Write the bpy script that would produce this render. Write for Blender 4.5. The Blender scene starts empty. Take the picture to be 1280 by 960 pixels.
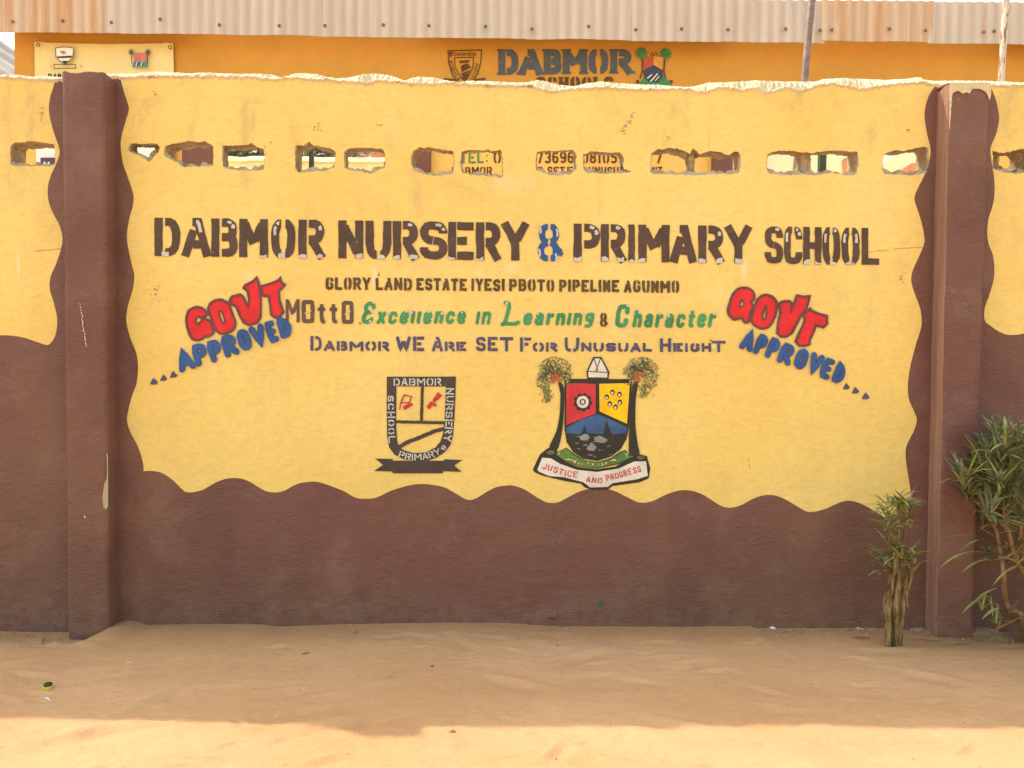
import bpy, bmesh, math, random
from mathutils import Vector, Matrix, noise
from mathutils.geometry import delaunay_2d_cdt, tessellate_polygon
from bisect import bisect

rnd = random.Random(7)
scene = bpy.context.scene
col = scene.collection
R = math.radians

# ------------------------------------------------------------------ camera
F = 961.0                       # focal length in photo pixels (1280 wide)
CAM = Vector((0.0, -3.0, 1.04))
PITCH, ROLL = R(1.97), R(0.6)
fwd = Vector((0, math.cos(PITCH), -math.sin(PITCH)))
up0 = Vector((0, math.sin(PITCH), math.cos(PITCH)))
rt0 = Vector((1, 0, 0))
rt = rt0 * math.cos(ROLL) + up0 * math.sin(ROLL)
up = up0 * math.cos(ROLL) - rt0 * math.sin(ROLL)
cd = bpy.data.cameras.new('camera')
cam = bpy.data.objects.new('camera', cd)
col.objects.link(cam)
m = Matrix((rt, up, -fwd)).transposed().to_4x4()
m.translation = CAM
cam.matrix_world = m
cd.sensor_width = 36.0
cd.lens = 36.0 * F / 1280.0
cd.clip_start, cd.clip_end = 0.05, 3000
scene.camera = cam

# ------------------------------------------------------------------ light
SUN_EL, SUN_AZ = R(53.4), R(-57)          # azimuth from +Y (behind the wall), negative = to the left
world = bpy.data.worlds.new('World')
scene.world = world
world.use_nodes = True
wn = world.node_tree.nodes
bg = wn['Background']
sky = wn.new('ShaderNodeTexSky')
sky.sky_type = 'NISHITA'
sky.sun_disc = False
sky.sun_elevation = SUN_EL
sky.sun_rotation = SUN_AZ
sky.air_density, sky.dust_density, sky.ozone_density = 2.5, 3.0, 1.0
world.node_tree.links.new(sky.outputs[0], bg.inputs[0])
bg.inputs[1].default_value = 0.15
sd = bpy.data.lights.new('sun', 'SUN')
sd.energy, sd.angle, sd.color = 2.0, R(0.6), (1.0, 0.87, 0.72)
sun = bpy.data.objects.new('sun', sd)
col.objects.link(sun)
to_sun = Vector((math.sin(SUN_AZ) * math.cos(SUN_EL), math.cos(SUN_AZ) * math.cos(SUN_EL), math.sin(SUN_EL)))
sun.rotation_euler = to_sun.to_track_quat('Z', 'Y').to_euler()
vs = scene.view_settings
vs.view_transform, vs.look, vs.gamma, vs.exposure = 'Standard', 'None', 1.0, 1.38
vs.use_curve_mapping = False
scene.render.engine = 'CYCLES'

# ------------------------------------------------------------------ helpers
def W(px, py, Y=0.0):
    """point of the plane at depth Y that lies on the ray through photo pixel (px, py)"""
    d = fwd + rt * ((px - 640) / F) + up * ((480 - py) / F)
    return CAM + d * ((Y - CAM.y) / d.y)

def link(o, parent=None):
    col.objects.link(o)
    if parent: o.parent = parent
    return o

def tag(o, label=None, cat=None, group=None, kind=None):
    for k, v in (('label', label), ('category', cat), ('group', group), ('kind', kind)):
        if v: o[k] = v
    return o

def empty(name, loc, **kw):
    o = bpy.data.objects.new(name, None)
    o.location = loc
    o.empty_display_size = 0.1
    link(o)
    return tag(o, **kw)

class MB:
    """collects vertices and faces in world space, builds ONE mesh object"""
    def __init__(s): s.v, s.f, s.mi, s.sm = [], [], [], []
    def add(s, vs, fs, mi=0, smooth=False):
        b = len(s.v)
        s.v += [Vector(p) for p in vs]
        for f in fs:
            s.f.append([b + i for i in f]); s.mi.append(mi); s.sm.append(smooth)
    def box(s, x0, x1, y0, y1, z0, z1, mi=0):
        s.add([(x0,y0,z0),(x1,y0,z0),(x1,y1,z0),(x0,y1,z0),(x0,y0,z1),(x1,y0,z1),(x1,y1,z1),(x0,y1,z1)],
              [(0,3,2,1),(4,5,6,7),(0,1,5,4),(1,2,6,5),(2,3,7,6),(3,0,4,7)], mi)
    def grid(s, rows, mi=0, smooth=True, close=False):
        n = len(rows[0]); vs = [p for r in rows for p in r]; fs = []
        for i in range(len(rows) - 1):
            for j in range(n if close else n - 1):
                k = (j + 1) % n
                fs.append((i*n+j, i*n+k, (i+1)*n+k, (i+1)*n+j))
        s.add(vs, fs, mi, smooth)
    def tube(s, pts, rad, n=7, mi=0, cap=True):
        pts = [Vector(p) for p in pts]
        rows = []
        a = None
        for i, p in enumerate(pts):
            d = (pts[min(i+1, len(pts)-1)] - pts[max(i-1, 0)]).normalized()
            if a is None: a = d.orthogonal().normalized()
            a = (a - d * a.dot(d)).normalized()
            b = d.cross(a)
            r = rad[i] if isinstance(rad, (list, tuple)) else rad
            rows.append([p + (a * math.cos(t) + b * math.sin(t)) * r for t in [2*math.pi*k/n for k in range(n)]])
        s.grid(rows, mi, True, True)
        if cap:
            for rw in (rows[0], rows[-1]):
                s.add(rw, [list(range(n))], mi)
    def build(s, name, mats, parent=None, **kw):
        me = bpy.data.meshes.new(name)
        org = parent.matrix_world.translation.copy() if parent and False else Vector((0, 0, 0))
        me.from_pydata([v[:] for v in s.v], [], s.f)
        for mt in (mats if isinstance(mats, (list, tuple)) else [mats]): me.materials.append(mt)
        me.polygons.foreach_set('material_index', s.mi)
        me.polygons.foreach_set('use_smooth', s.sm)
        me.update()
        o = bpy.data.objects.new(name, me)
        link(o)
        if parent is not None:
            o.parent = parent
            base = Vector((0, 0, 0)); q = parent
            while q is not None:
                base += q.location; q = q.parent
            if base.length:
                me.transform(Matrix.Translation(-base))
        return tag(o, **kw)

def catmull(pts, n=5, closed=False):
    out = []; N = len(pts)
    rng = range(N) if closed else range(N - 1)
    for i in rng:
        g = lambda k: pts[k % N] if closed else pts[min(max(k, 0), N - 1)]
        p0, p1, p2, p3 = g(i-1), g(i), g(i+1), g(i+2)
        for j in range(n):
            t = j / n; t2 = t*t; t3 = t2*t
            out.append(tuple(0.5*((2*p1[k]) + (-p0[k]+p2[k])*t + (2*p0[k]-5*p1[k]+4*p2[k]-p3[k])*t2 + (-p0[k]+3*p1[k]-3*p2[k]+p3[k])*t3) for k in (0, 1)))
    if not closed: out.append(tuple(pts[-1]))
    return out

def resample(poly, n, closed=True):
    pts = list(poly) + ([poly[0]] if closed else [])
    L = [0]
    for a, b in zip(pts, pts[1:]): L.append(L[-1] + math.hypot(b[0]-a[0], b[1]-a[1]))
    out = []
    for k in range(n):
        d = L[-1] * k / (n if closed else n - 1)
        i = min(max(bisect(L, d) - 1, 0), len(pts) - 2)
        t = (d - L[i]) / max(L[i+1] - L[i], 1e-9)
        out.append((pts[i][0] + (pts[i+1][0]-pts[i][0])*t, pts[i][1] + (pts[i+1][1]-pts[i][1])*t))
    return out

def interp(tab):
    xs = [p[0] for p in tab]
    def f(x):
        if x <= xs[0]: return tab[0][1]
        if x >= xs[-1]: return tab[-1][1]
        i = bisect(xs, x) - 1
        t = (x - xs[i]) / (xs[i+1] - xs[i])
        return tab[i][1] + (tab[i+1][1] - tab[i][1]) * t
    return f

def inside(p, poly):
    x, y = p; c = False; n = len(poly); j = n - 1
    for i in range(n):
        xi, yi = poly[i]; xj, yj = poly[j]
        if (yi > y) != (yj > y) and x < (xj - xi) * (y - yi) / (yj - yi) + xi: c = not c
        j = i
    return c

# ------------------------------------------------------------------ materials
class NT:
    def __init__(s, name, rough=0.8, spec=0.3):
        s.m = bpy.data.materials.new(name); s.m.use_nodes = True
        s.t = s.m.node_tree; s.b = s.t.nodes['Principled BSDF']
        s.b.inputs['Roughness'].default_value = rough
        s.b.inputs['Specular IOR Level'].default_value = spec
        s.pos = s.n('ShaderNodeNewGeometry').outputs['Position']
    def n(s, typ, **kw):
        nd = s.t.nodes.new(typ)
        for k, v in kw.items(): setattr(nd, k, v)
        return nd
    def l(s, a, b): s.t.links.new(a, b)
    def map(s, scale, src=None):
        mp = s.n('ShaderNodeMapping'); mp.inputs['Scale'].default_value = scale
        s.l(src or s.pos, mp.inputs['Vector']); return mp.outputs[0]
    def noise(s, scale, detail=6, rough=0.6, dist=0.0, stretch=(1, 1, 1)):
        nd = s.n('ShaderNodeTexNoise')
        nd.inputs['Scale'].default_value = scale; nd.inputs['Detail'].default_value = detail
        nd.inputs['Roughness'].default_value = rough; nd.inputs['Distortion'].default_value = dist
        s.l(s.map(stretch), nd.inputs['Vector']); return nd.outputs['Fac']
    def ramp(s, src, a, b, va=0.0, vb=1.0):
        nd = s.n('ShaderNodeMapRange'); nd.interpolation_type = 'SMOOTHSTEP'
        for k, v in zip(('From Min', 'From Max', 'To Min', 'To Max'), (a, b, va, vb)): nd.inputs[k].default_value = v
        s.l(src, nd.inputs['Value']); return nd.outputs[0]
    def math(s, op, a, b=None):
        nd = s.n('ShaderNodeMath', operation=op)
        for i, v in enumerate((a, b)):
            if v is None: continue
            if isinstance(v, (int, float)): nd.inputs[i].default_value = v
            else: s.l(v, nd.inputs[i])
        return nd.outputs[0]
    def mix(s, fac, a, b):
        nd = s.n('ShaderNodeMix', data_type='RGBA')
        for k, v in ((0, fac), (6, a), (7, b)):
            if isinstance(v, (int, float)): nd.inputs[k].default_value = v
            elif isinstance(v, tuple): nd.inputs[k].default_value = (*v[:3], 1)
            else: s.l(v, nd.inputs[k])
        return nd.outputs[2]
    def bump(s, h, strength, dist=0.01, prev=None):
        nd = s.n('ShaderNodeBump'); nd.inputs['Strength'].default_value = strength; nd.inputs['Distance'].default_value = dist
        s.l(h, nd.inputs['Height'])
        if prev is not None: s.l(prev, nd.inputs['Normal'])
        return nd.outputs[0]
    def done(s, colr=None, normal=None):
        if colr is not None:
            if isinstance(colr, tuple): s.b.inputs['Base Color'].default_value = (*colr, 1)
            else: s.l(colr, s.b.inputs['Base Color'])
        if normal is not None: s.l(normal, s.b.inputs['Normal'])
        return s.m

def wall_relief(t, amt=1.0):
    """trowelled plaster relief shared by all paint that lies on the wall"""
    h1 = t.noise(1.0, 8, 0.62, 0.6, (22, 22, 34))
    h2 = t.noise(1.0, 4, 0.6, 1.2, (60, 60, 130))
    h3 = t.noise(3.0, 3, 0.5)
    msk = t.ramp(t.noise(2.2, 4, 0.6), 0.4, 0.62, 0.25, 1.0)
    rid = t.math('ABSOLUTE', t.math('SUBTRACT', t.noise(1.0, 5, 0.6, 1.6, (13, 13, 30)), 0.5))
    rid = t.math('MULTIPLY', t.ramp(rid, 0.0, 0.035, 1.0, 0.0), t.ramp(t.noise(1.0, 3, 0.6, 0.3, (3.2, 3.2, 5)), 0.48, 0.66))
    n = t.bump(h3, 0.22 * amt, 0.05)
    n = t.bump(h1, 0.27 * amt, 0.012, n)
    n = t.bump(rid, 0.20 * amt, 0.005, n)
    return t.bump(t.math('MULTIPLY', h2, msk), 0.55 * amt, 0.006, n)

def paint(name, c, rough=0.6, wear=0.0, wearc=(0.72, 0.5, 0.16), vary=0.12, spec=0.3, amt=1.0):
    t = NT(name, rough, spec)
    a = tuple(x * (1 - vary) for x in c); b = tuple(min(1, x * (1 + vary)) for x in c)
    cc = t.mix(t.ramp(t.noise(9, 5, 0.6), 0.35, 0.65), a, b)
    if wear:
        w = t.ramp(t.noise(1.0, 8, 0.75, 0.5, (45, 45, 70)), 0.66 - wear * 0.1, 0.72 - wear * 0.08)
        cc = t.mix(t.math('MULTIPLY', w, 0.85), cc, wearc)
    return t.done(cc, wall_relief(t, amt))

def yellow_wall():
    t = NT('yellow_wall_paint', 0.7, 0.25)
    c = t.mix(t.ramp(t.noise(1.6, 5, 0.55), 0.32, 0.68), (0.78, 0.555, 0.155), (0.80, 0.605, 0.205))
    # rain streaks and chalky pale patches
    st = t.ramp(t.noise(1.0, 6, 0.6, 0.2, (14, 14, 1.6)), 0.52, 0.75)
    c = t.mix(t.math('MULTIPLY', st, 0.45), c, (0.68, 0.50, 0.20))
    pl = t.ramp(t.noise(1.0, 5, 0.6, 0.4, (3.2, 3.2, 2.2)), 0.60, 0.74)
    c = t.mix(t.math('MULTIPLY', pl, 0.42), c, (0.83, 0.66, 0.33))
    # grime, mostly high on the wall where rain soaks in
    sep = t.n('ShaderNodeSeparateXYZ'); t.l(t.pos, sep.inputs[0])
    hi = t.ramp(sep.outputs['Z'], 1.1, 1.95, 0.22, 1.0)
    gr = t.ramp(t.noise(1.0, 10, 0.74, 0.9, (4.2, 4.2, 2.6)), 0.50, 0.72)
    c = t.mix(t.math('MULTIPLY', t.math('MULTIPLY', gr, hi), 0.72), c, (0.47, 0.37, 0.165))
    c = t.mix(t.ramp(t.noise(1.0, 7, 0.7, 0.3, (26, 26, 44)), 0.42, 0.72, 0.0, 0.40), c, (0.60, 0.42, 0.12))
    sp = t.ramp(t.noise(70, 3, 0.7), 0.72, 0.77)
    sp2 = t.ramp(t.noise(3.0, 3, 0.6), 0.52, 0.62)
    c = t.mix(t.math('MULTIPLY', t.math('MULTIPLY', sp, sp2), 0.6), c, (0.25, 0.17, 0.07))
    # worn pale smudges
    for (px, py, rx, rz, k) in ((468, 345, .012, .06, .8), (600, 340, .03, .02, .4), (640, 335, .035, .03, .5), (930, 335, .022, .05, .75),
                                (23, 330, .010, .07, .7), (310, 345, .03, .03, .45), (890, 432, .02, .012, .8), (640, 230, .12, .06, .3)):
        p = W(px, py)
        mp = t.n('ShaderNodeMapping', vector_type='POINT')
        mp.inputs['Location'].default_value = (-p.x / rx, 0, -p.z / rz)
        mp.inputs['Scale'].default_value = (1 / rx, 0, 1 / rz)
        t.l(t.pos, mp.inputs[0])
        ln = t.n('ShaderNodeVectorMath', operation='LENGTH'); t.l(mp.outputs[0], ln.inputs[0])
        f = t.ramp(ln.outputs['Value'], 0.15, 1.1, k, 0.0)
        f = t.math('MULTIPLY', f, t.ramp(t.noise(40, 4, 0.7), 0.35, 0.6, 0.4, 1.0))
        c = t.mix(f, c, (0.80, 0.68, 0.46))
    return t.done(c, wall_relief(t))

def brown_wall():
    t = NT('brown_wall_paint', 0.55, 0.35)
    c = t.mix(t.ramp(t.noise(1.5, 6, 0.6), 0.3, 0.7), (0.165, 0.067, 0.055), (0.178, 0.086, 0.055))
    c = t.mix(t.math('MULTIPLY', t.ramp(t.noise(4, 8, 0.7), 0.48, 0.68), 0.6), c, (0.215, 0.118, 0.088))
    c = t.mix(t.math('MULTIPLY', t.ramp(t.noise(1.0, 7, 0.65, 0.4, (2.4, 2.4, 1.3)), 0.50, 0.70), 0.3), c, (0.115, 0.053, 0.042))
    d = t.ramp(t.noise(1.0, 6, 0.7, 0.3, (16, 16, 40)), 0.64, 0.74)
    c = t.mix(t.math('MULTIPLY', d, 0.55), c, (0.30, 0.20, 0.15))
    sep = t.n('ShaderNodeSeparateXYZ'); t.l(t.pos, sep.inputs[0])
    lo = t.ramp(sep.outputs['Z'], 0.0, 0.16, 0.9, 0.0)
    dn = t.ramp(t.noise(14, 6, 0.7), 0.42, 0.62)
    c = t.mix(t.math('MULTIPLY', lo, t.math('MULTIPLY', dn, 0.26)), c, (0.30, 0.19, 0.12))   # splashed sand
    sp = t.ramp(t.noise(85, 2, 0.6), 0.76, 0.79)
    c = t.mix(t.math('MULTIPLY', sp, 0.5), c, (0.42, 0.34, 0.28))
    return t.done(c, wall_relief(t, 1.9))

def sidelit_brown():  # wall brown made paler, brighter side light put into the colour
    t = NT('sidelit_brown_paint', 0.6, 0.3)
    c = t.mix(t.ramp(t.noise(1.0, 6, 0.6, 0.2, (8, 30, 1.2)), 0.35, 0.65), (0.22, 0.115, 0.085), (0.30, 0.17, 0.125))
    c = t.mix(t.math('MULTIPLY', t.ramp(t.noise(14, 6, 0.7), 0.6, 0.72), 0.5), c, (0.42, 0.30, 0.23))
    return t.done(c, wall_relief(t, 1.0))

def concrete(name='broken_blockwork', a=(0.36, 0.26, 0.155), b=(0.54, 0.44, 0.31), bs=0.9):
    t = NT(name, 0.95, 0.1)
    c = t.mix(t.ramp(t.noise(22, 8, 0.7), 0.35, 0.65), a, b)
    return t.done(c, t.bump(t.noise(90, 6, 0.7), bs, 0.012))

def cap_mat():
    t = NT('cream_mortar', 0.9, 0.1)
    c = t.mix(t.ramp(t.noise(9, 6, 0.7), 0.4, 0.65), (0.66, 0.54, 0.33), (0.72, 0.62, 0.44))
    c = t.mix(t.math('MULTIPLY', t.ramp(t.noise(16, 9, 0.78), 0.54, 0.66), 0.8), c, (0.26, 0.20, 0.14))
    return t.done(c, t.bump(t.noise(60, 6, 0.7), 0.8, 0.012))

def sand():
    t = NT('sandy_earth', 0.95, 0.08)
    c = t.mix(t.ramp(t.noise(1.0, 6, 0.6, 0.3, (1.1, 2.4, 1)), 0.33, 0.68), (0.555, 0.305, 0.143), (0.625, 0.362, 0.184))
    c = t.mix(t.math('MULTIPLY', t.ramp(t.noise(18, 8, 0.75, 0.4), 0.52, 0.75), 0.35), c, (0.40, 0.205, 0.085))
    g = t.ramp(t.noise(260, 3, 0.7), 0.66, 0.72)
    c = t.mix(t.math('MULTIPLY', g, 0.45), c, (0.70, 0.56, 0.40))
    g2 = t.ramp(t.noise(190, 3, 0.7), 0.70, 0.75)
    c = t.mix(t.math('MULTIPLY', g2, 0.6), c, (0.20, 0.12, 0.07))
    # darker, redder strip of soil against the wall
    sep = t.n('ShaderNodeSeparateXYZ'); t.l(t.pos, sep.inputs[0])
    yy = t.math('ADD', sep.outputs['Y'], t.math('MULTIPLY', t.noise(4, 5, 0.6), 0.3))
    nw = t.ramp(yy, -0.14, 0.16, 0.0, 0.75)
    c = t.mix(nw, c, (0.40, 0.205, 0.088))
    xr = t.math('MULTIPLY', t.ramp(sep.outputs['X'], 0.9, 2.0), t.ramp(yy, -0.55, 0.0, 0.0, 0.6))
    c = t.mix(xr, c, (0.35, 0.185, 0.085))
    n = t.bump(t.noise(1.0, 9, 0.72, 0.5, (30, 58, 30)), 0.6, 0.012)
    n = t.bump(t.noise(110, 5, 0.75), 0.6, 0.006, n)
    n = t.bump(t.noise(330, 4, 0.7), 0.5, 0.003, n)
    return t.done(c, n)

def metal_sheet(name, a, rust, amt):
    t = NT(name, 0.55, 0.35)
    t.b.inputs['Metallic'].default_value = 0.0
    c = t.mix(t.ramp(t.noise(1.0, 5, 0.6, 0.0, (18, 1, 1.5)), 0.3, 0.7), a, tuple(x * 0.86 for x in a))
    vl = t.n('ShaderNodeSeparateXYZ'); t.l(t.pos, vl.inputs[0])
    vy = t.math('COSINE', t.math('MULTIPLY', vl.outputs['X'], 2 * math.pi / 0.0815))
    c = t.mix(t.ramp(vy, -1.0, 0.4, 0.42, 0.0), c, (a[0] * .78, a[1] * .66, a[2] * .62))   # darker, redder tint along the valleys
    r = t.ramp(t.noise(1.0, 7, 0.7, 0.2, (15, 1, 0.8)), 0.62 - amt * 0.2, 0.78 - amt * 0.12)
    c = t.mix(t.math('MULTIPLY', r, 0.75), c, rust)
    r2 = t.ramp(t.noise(22, 6, 0.75), 0.6, 0.75)
    c = t.mix(t.math('MULTIPLY', r2, 0.4), c, (0.45, 0.28, 0.2))
    return t.done(c, t.bump(t.noise(30, 4, 0.6), 0.15, 0.01))

def flaking():
    t = NT('flaking_white_steel', 0.6, 0.3)
    c = t.mix(t.ramp(t.noise(1.0, 6, 0.7, 0.4, (60, 60, 9)), 0.46, 0.56), (0.58, 0.54, 0.46), (0.24, 0.12, 0.07))
    return t.done(c, t.bump(t.noise(60, 5, 0.7), 0.4, 0.01))

def simple(name, c, rough=0.7, spec=0.3, vary=0.1, sc=12.0, bs=0.15):
    t = NT(name, rough, spec)
    cc = t.mix(t.ramp(t.noise(sc, 6, 0.65), 0.35, 0.65), tuple(x * (1 - vary) for x in c), tuple(min(1, x * (1 + vary)) for x in c))
    return t.done(cc, t.bump(t.noise(sc * 5, 5, 0.6), bs, 0.01))

def bark(name, a, b):
    t = NT(name, 0.9, 0.15)
    c = t.mix(t.ramp(t.noise(1.0, 7, 0.7, 0.5, (70, 70, 12)), 0.35, 0.65), a, b)
    return t.done(c, t.bump(t.noise(1.0, 6, 0.7, 0.4, (110, 110, 16)), 0.9, 0.01))

def leaf_mat(name, a, b, c3):
    t = NT(name, 0.42, 0.4)
    c = t.mix(t.ramp(t.noise(11, 3, 0.6), 0.35, 0.65), a, b)
    c = t.mix(t.math('MULTIPLY', t.ramp(t.noise(27, 3, 0.6), 0.55, 0.66), 0.8), c, c3)
    t.b.inputs['Subsurface Weight'].default_value = 0.0
    tr = t.n('ShaderNodeBsdfTranslucent'); t.l(c, tr.inputs['Color'])
    mx = t.n('ShaderNodeMixShader'); mx.inputs[0].default_value = 0.3
    out = t.t.nodes['Material Output']
    t.l(t.b.outputs[0], mx.inputs[1]); t.l(tr.outputs[0], mx.inputs[2]); t.l(mx.outputs[0], out.inputs[0])
    return t.done(c)

M = {}
M['yellow'] = yellow_wall()
M['brown'] = brown_wall()
M['sidelit'] = sidelit_brown()
M['block'] = concrete()
M['cap'] = cap_mat()
M['sand'] = sand()
M['t_brown'] = paint('dark_brown_lettering_paint', (0.085, 0.050, 0.036), 0.6, 0.35, (0.62, 0.45, 0.2), 0.15)
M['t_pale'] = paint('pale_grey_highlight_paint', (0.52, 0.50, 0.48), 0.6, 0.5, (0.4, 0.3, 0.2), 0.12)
M['t_addr'] = paint('brown_address_paint', (0.105, 0.062, 0.026), 0.6, 0.3, (0.62, 0.45, 0.2), 0.2)
M['t_motto'] = paint('mauve_brown_paint', (0.12, 0.070, 0.060), 0.6, 0.1)
M['t_green'] = paint('green_lettering_paint', (0.050, 0.255, 0.105), 0.55, 0.15, (0.62, 0.5, 0.2), 0.2)
M['t_purple'] = paint('violet_lettering_paint', (0.085, 0.072, 0.150), 0.6, 0.15, (0.5, 0.4, 0.2), 0.15)
M['t_blue'] = paint('blue_lettering_paint', (0.027, 0.085, 0.27), 0.5, 0.0, vary=0.18)
M['t_red'] = paint('red_lettering_paint', (0.66, 0.020, 0.026), 0.5, 0.0, vary=0.14)
M['t_outl'] = paint('purple_brown_outline_paint', (0.125, 0.052, 0.058), 0.55)
M['c_black'] = paint('black_crest_paint', (0.030, 0.027, 0.022), 0.55, 0.1, (0.2, 0.18, 0.15))
M['c_brown'] = paint('charcoal_brown_crest_paint', (0.062, 0.046, 0.040), 0.55, 0.1, (0.5, 0.4, 0.2))
M['c_white'] = paint('off_white_crest_paint', (0.66, 0.62, 0.55), 0.6, 0.2, (0.5, 0.45, 0.4))
M['c_grey'] = paint('grey_sail_paint', (0.22, 0.22, 0.22), 0.6, 0.6, (0.06, 0.055, 0.05), 0.4)
M['c_red'] = paint('crimson_crest_paint', (0.53, 0.035, 0.045), 0.5)
M['c_yel'] = paint('golden_crest_paint', (0.86, 0.50, 0.008), 0.5)
M['c_blue'] = paint('blue_crest_paint', (0.035, 0.095, 0.23), 0.5, vary=0.3)
M['c_green'] = paint('green_crest_paint', (0.10, 0.22, 0.055), 0.6, 0.5, (0.6, 0.5, 0.12), 0.3)
M['c_leaf'] = paint('olive_palm_paint', (0.115, 0.115, 0.06), 0.6, 0.3, (0.4, 0.4, 0.2), 0.3)
M['c_olive'] = paint('pale_olive_paint', (0.26, 0.25, 0.12), 0.6, 0.3, (0.5, 0.45, 0.2), 0.3)
M['c_rust'] = paint('rust_red_paint', (0.42, 0.11, 0.04), 0.6)
M['crack'] = paint('hairline_crack_shadow', (0.42, 0.27, 0.075), 0.9)
M['scuff'] = paint('scraped_plaster', (0.42, 0.34, 0.2), 0.9)
M['white_scr'] = paint('chalk_scratch', (0.66, 0.6, 0.54), 0.9)
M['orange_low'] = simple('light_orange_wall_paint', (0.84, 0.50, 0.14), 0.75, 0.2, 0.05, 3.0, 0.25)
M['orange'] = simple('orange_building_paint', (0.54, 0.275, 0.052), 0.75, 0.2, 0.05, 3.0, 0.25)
M['b_brown'] = simple('brown_pilaster_paint', (0.17, 0.072, 0.055), 0.6, 0.3, 0.08, 3.0)
M['b_yel'] = simple('pale_yellow_paint', (0.86, 0.83, 0.54), 0.75, 0.2, 0.06, 4.0)
M['dark'] = simple('dark_backdrop_paint', (0.035, 0.04, 0.045), 0.8, 0.2)
M['slate'] = simple('slate_blue_lettering', (0.085, 0.098, 0.125), 0.7, 0.2, 0.12, 20)
M['b_txt'] = simple('brown_building_lettering', (0.12, 0.055, 0.025), 0.7, 0.2, 0.15, 20)
M['b_green'] = simple('green_building_lettering', (0.06, 0.24, 0.09), 0.7, 0.2, 0.15, 20)
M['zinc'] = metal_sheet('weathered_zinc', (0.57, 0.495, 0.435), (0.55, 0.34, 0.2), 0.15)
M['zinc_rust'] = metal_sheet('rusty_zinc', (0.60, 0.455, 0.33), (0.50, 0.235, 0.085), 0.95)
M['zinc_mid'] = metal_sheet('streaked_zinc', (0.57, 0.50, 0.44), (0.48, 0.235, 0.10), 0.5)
M['nail'] = simple('rusty_nail', (0.16, 0.11, 0.085), 0.6, 0.4)
M['paving'] = simple('pale_bounce_paving', (0.62, 0.54, 0.42), 0.9, 0.1, 0.08, 2.0, 0.3)
M['vinyl'] = simple('cream_vinyl', (0.74, 0.60, 0.27), 0.45, 0.4, 0.04, 4.0, 0.05)
M['vinyl_white'] = simple('white_vinyl', (0.80, 0.80, 0.80), 0.45, 0.4, 0.03, 4.0, 0.05)
M['violet'] = simple('violet_print', (0.10, 0.04, 0.10), 0.5, 0.4)
M['pinkish'] = simple('salmon_paint', (0.78, 0.30, 0.17), 0.7, 0.2)
M['p_pole'] = simple('painted_steel_grey', (0.20, 0.145, 0.13), 0.5, 0.4, 0.25, 25, 0.3)
M['p_white'] = flaking()
M['dkgreen'] = simple('dark_green_steel', (0.03, 0.05, 0.042), 0.5, 0.4)
M['leaf'] = leaf_mat('strap_leaf', (0.105, 0.125, 0.050), (0.205, 0.225, 0.105), (0.33, 0.33, 0.22))
M['leaf2'] = leaf_mat('young_strap_leaf', (0.24, 0.28, 0.06), (0.36, 0.39, 0.12), (0.46, 0.44, 0.26))
M['dry'] = leaf_mat('dry_leaf', (0.26, 0.19, 0.09), (0.34, 0.26, 0.13), (0.2, 0.14, 0.07))
M['bark'] = bark('fissured_tan_bark', (0.085, 0.048, 0.020), (0.36, 0.235, 0.105))
M['stem'] = bark('orange_brown_stem', (0.23, 0.12, 0.05), (0.36, 0.22, 0.11))
M['rock'] = concrete('old_concrete', (0.30, 0.19, 0.105), (0.44, 0.31, 0.19), 1.0)
M['sandlump'] = simple('pale_grit', (0.50, 0.36, 0.23), 0.9, 0.1)
M['plastic_y'] = simple('yellow_green_plastic', (0.55, 0.55, 0.03), 0.4, 0.5)
M['plastic_d'] = simple('dark_plastic', (0.04, 0.03, 0.045), 0.4, 0.5)
M['paper'] = simple('white_scrap', (0.75, 0.73, 0.7), 0.7, 0.2)
M['roofsheet'] = simple('pale_old_roofing', (0.36, 0.30, 0.24), 0.7, 0.3, 0.2, 3.0)

# ------------------------------------------------------------------ paint drawing (in photo pixels, laid on a plane)
def pt(x, y, Y):
    return W(x, y, Y - rnd.random() * 0.00012)

def offs(pts, t, closed=False, jit=0.0):
    """left / right edges of a stroke"""
    n = len(pts); Lf, Rt = [], []
    for i in range(n):
        a = pts[(i-1) % n] if (closed or i) else None
        c = pts[(i+1) % n] if (closed or i < n - 1) else None
        p = pts[i]
        def nrm(u, v):
            dx, dy = v[0]-u[0], v[1]-u[1]; l = math.hypot(dx, dy) or 1e-6
            return (-dy/l, dx/l)
        if a is None: nx, ny = nrm(p, c); k = 1
        elif c is None: nx, ny = nrm(a, p); k = 1
        else:
            n1, n2 = nrm(a, p), nrm(p, c)
            nx, ny = n1[0]+n2[0], n1[1]+n2[1]; l = math.hypot(nx, ny) or 1e-6
            nx, ny = nx/l, ny/l
            k = min(1 / max(nx*n1[0]+ny*n1[1], 0.3), 1.6)
        h = t[i] * 0.5 if isinstance(t, list) else t * 0.5
        a1, a2 = h*k + rnd.uniform(-jit, jit), h*k + rnd.uniform(-jit, jit)
        Lf.append((p[0]+nx*a1, p[1]+ny*a1)); Rt.append((p[0]-nx*a2, p[1]-ny*a2))
    return Lf, Rt

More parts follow.
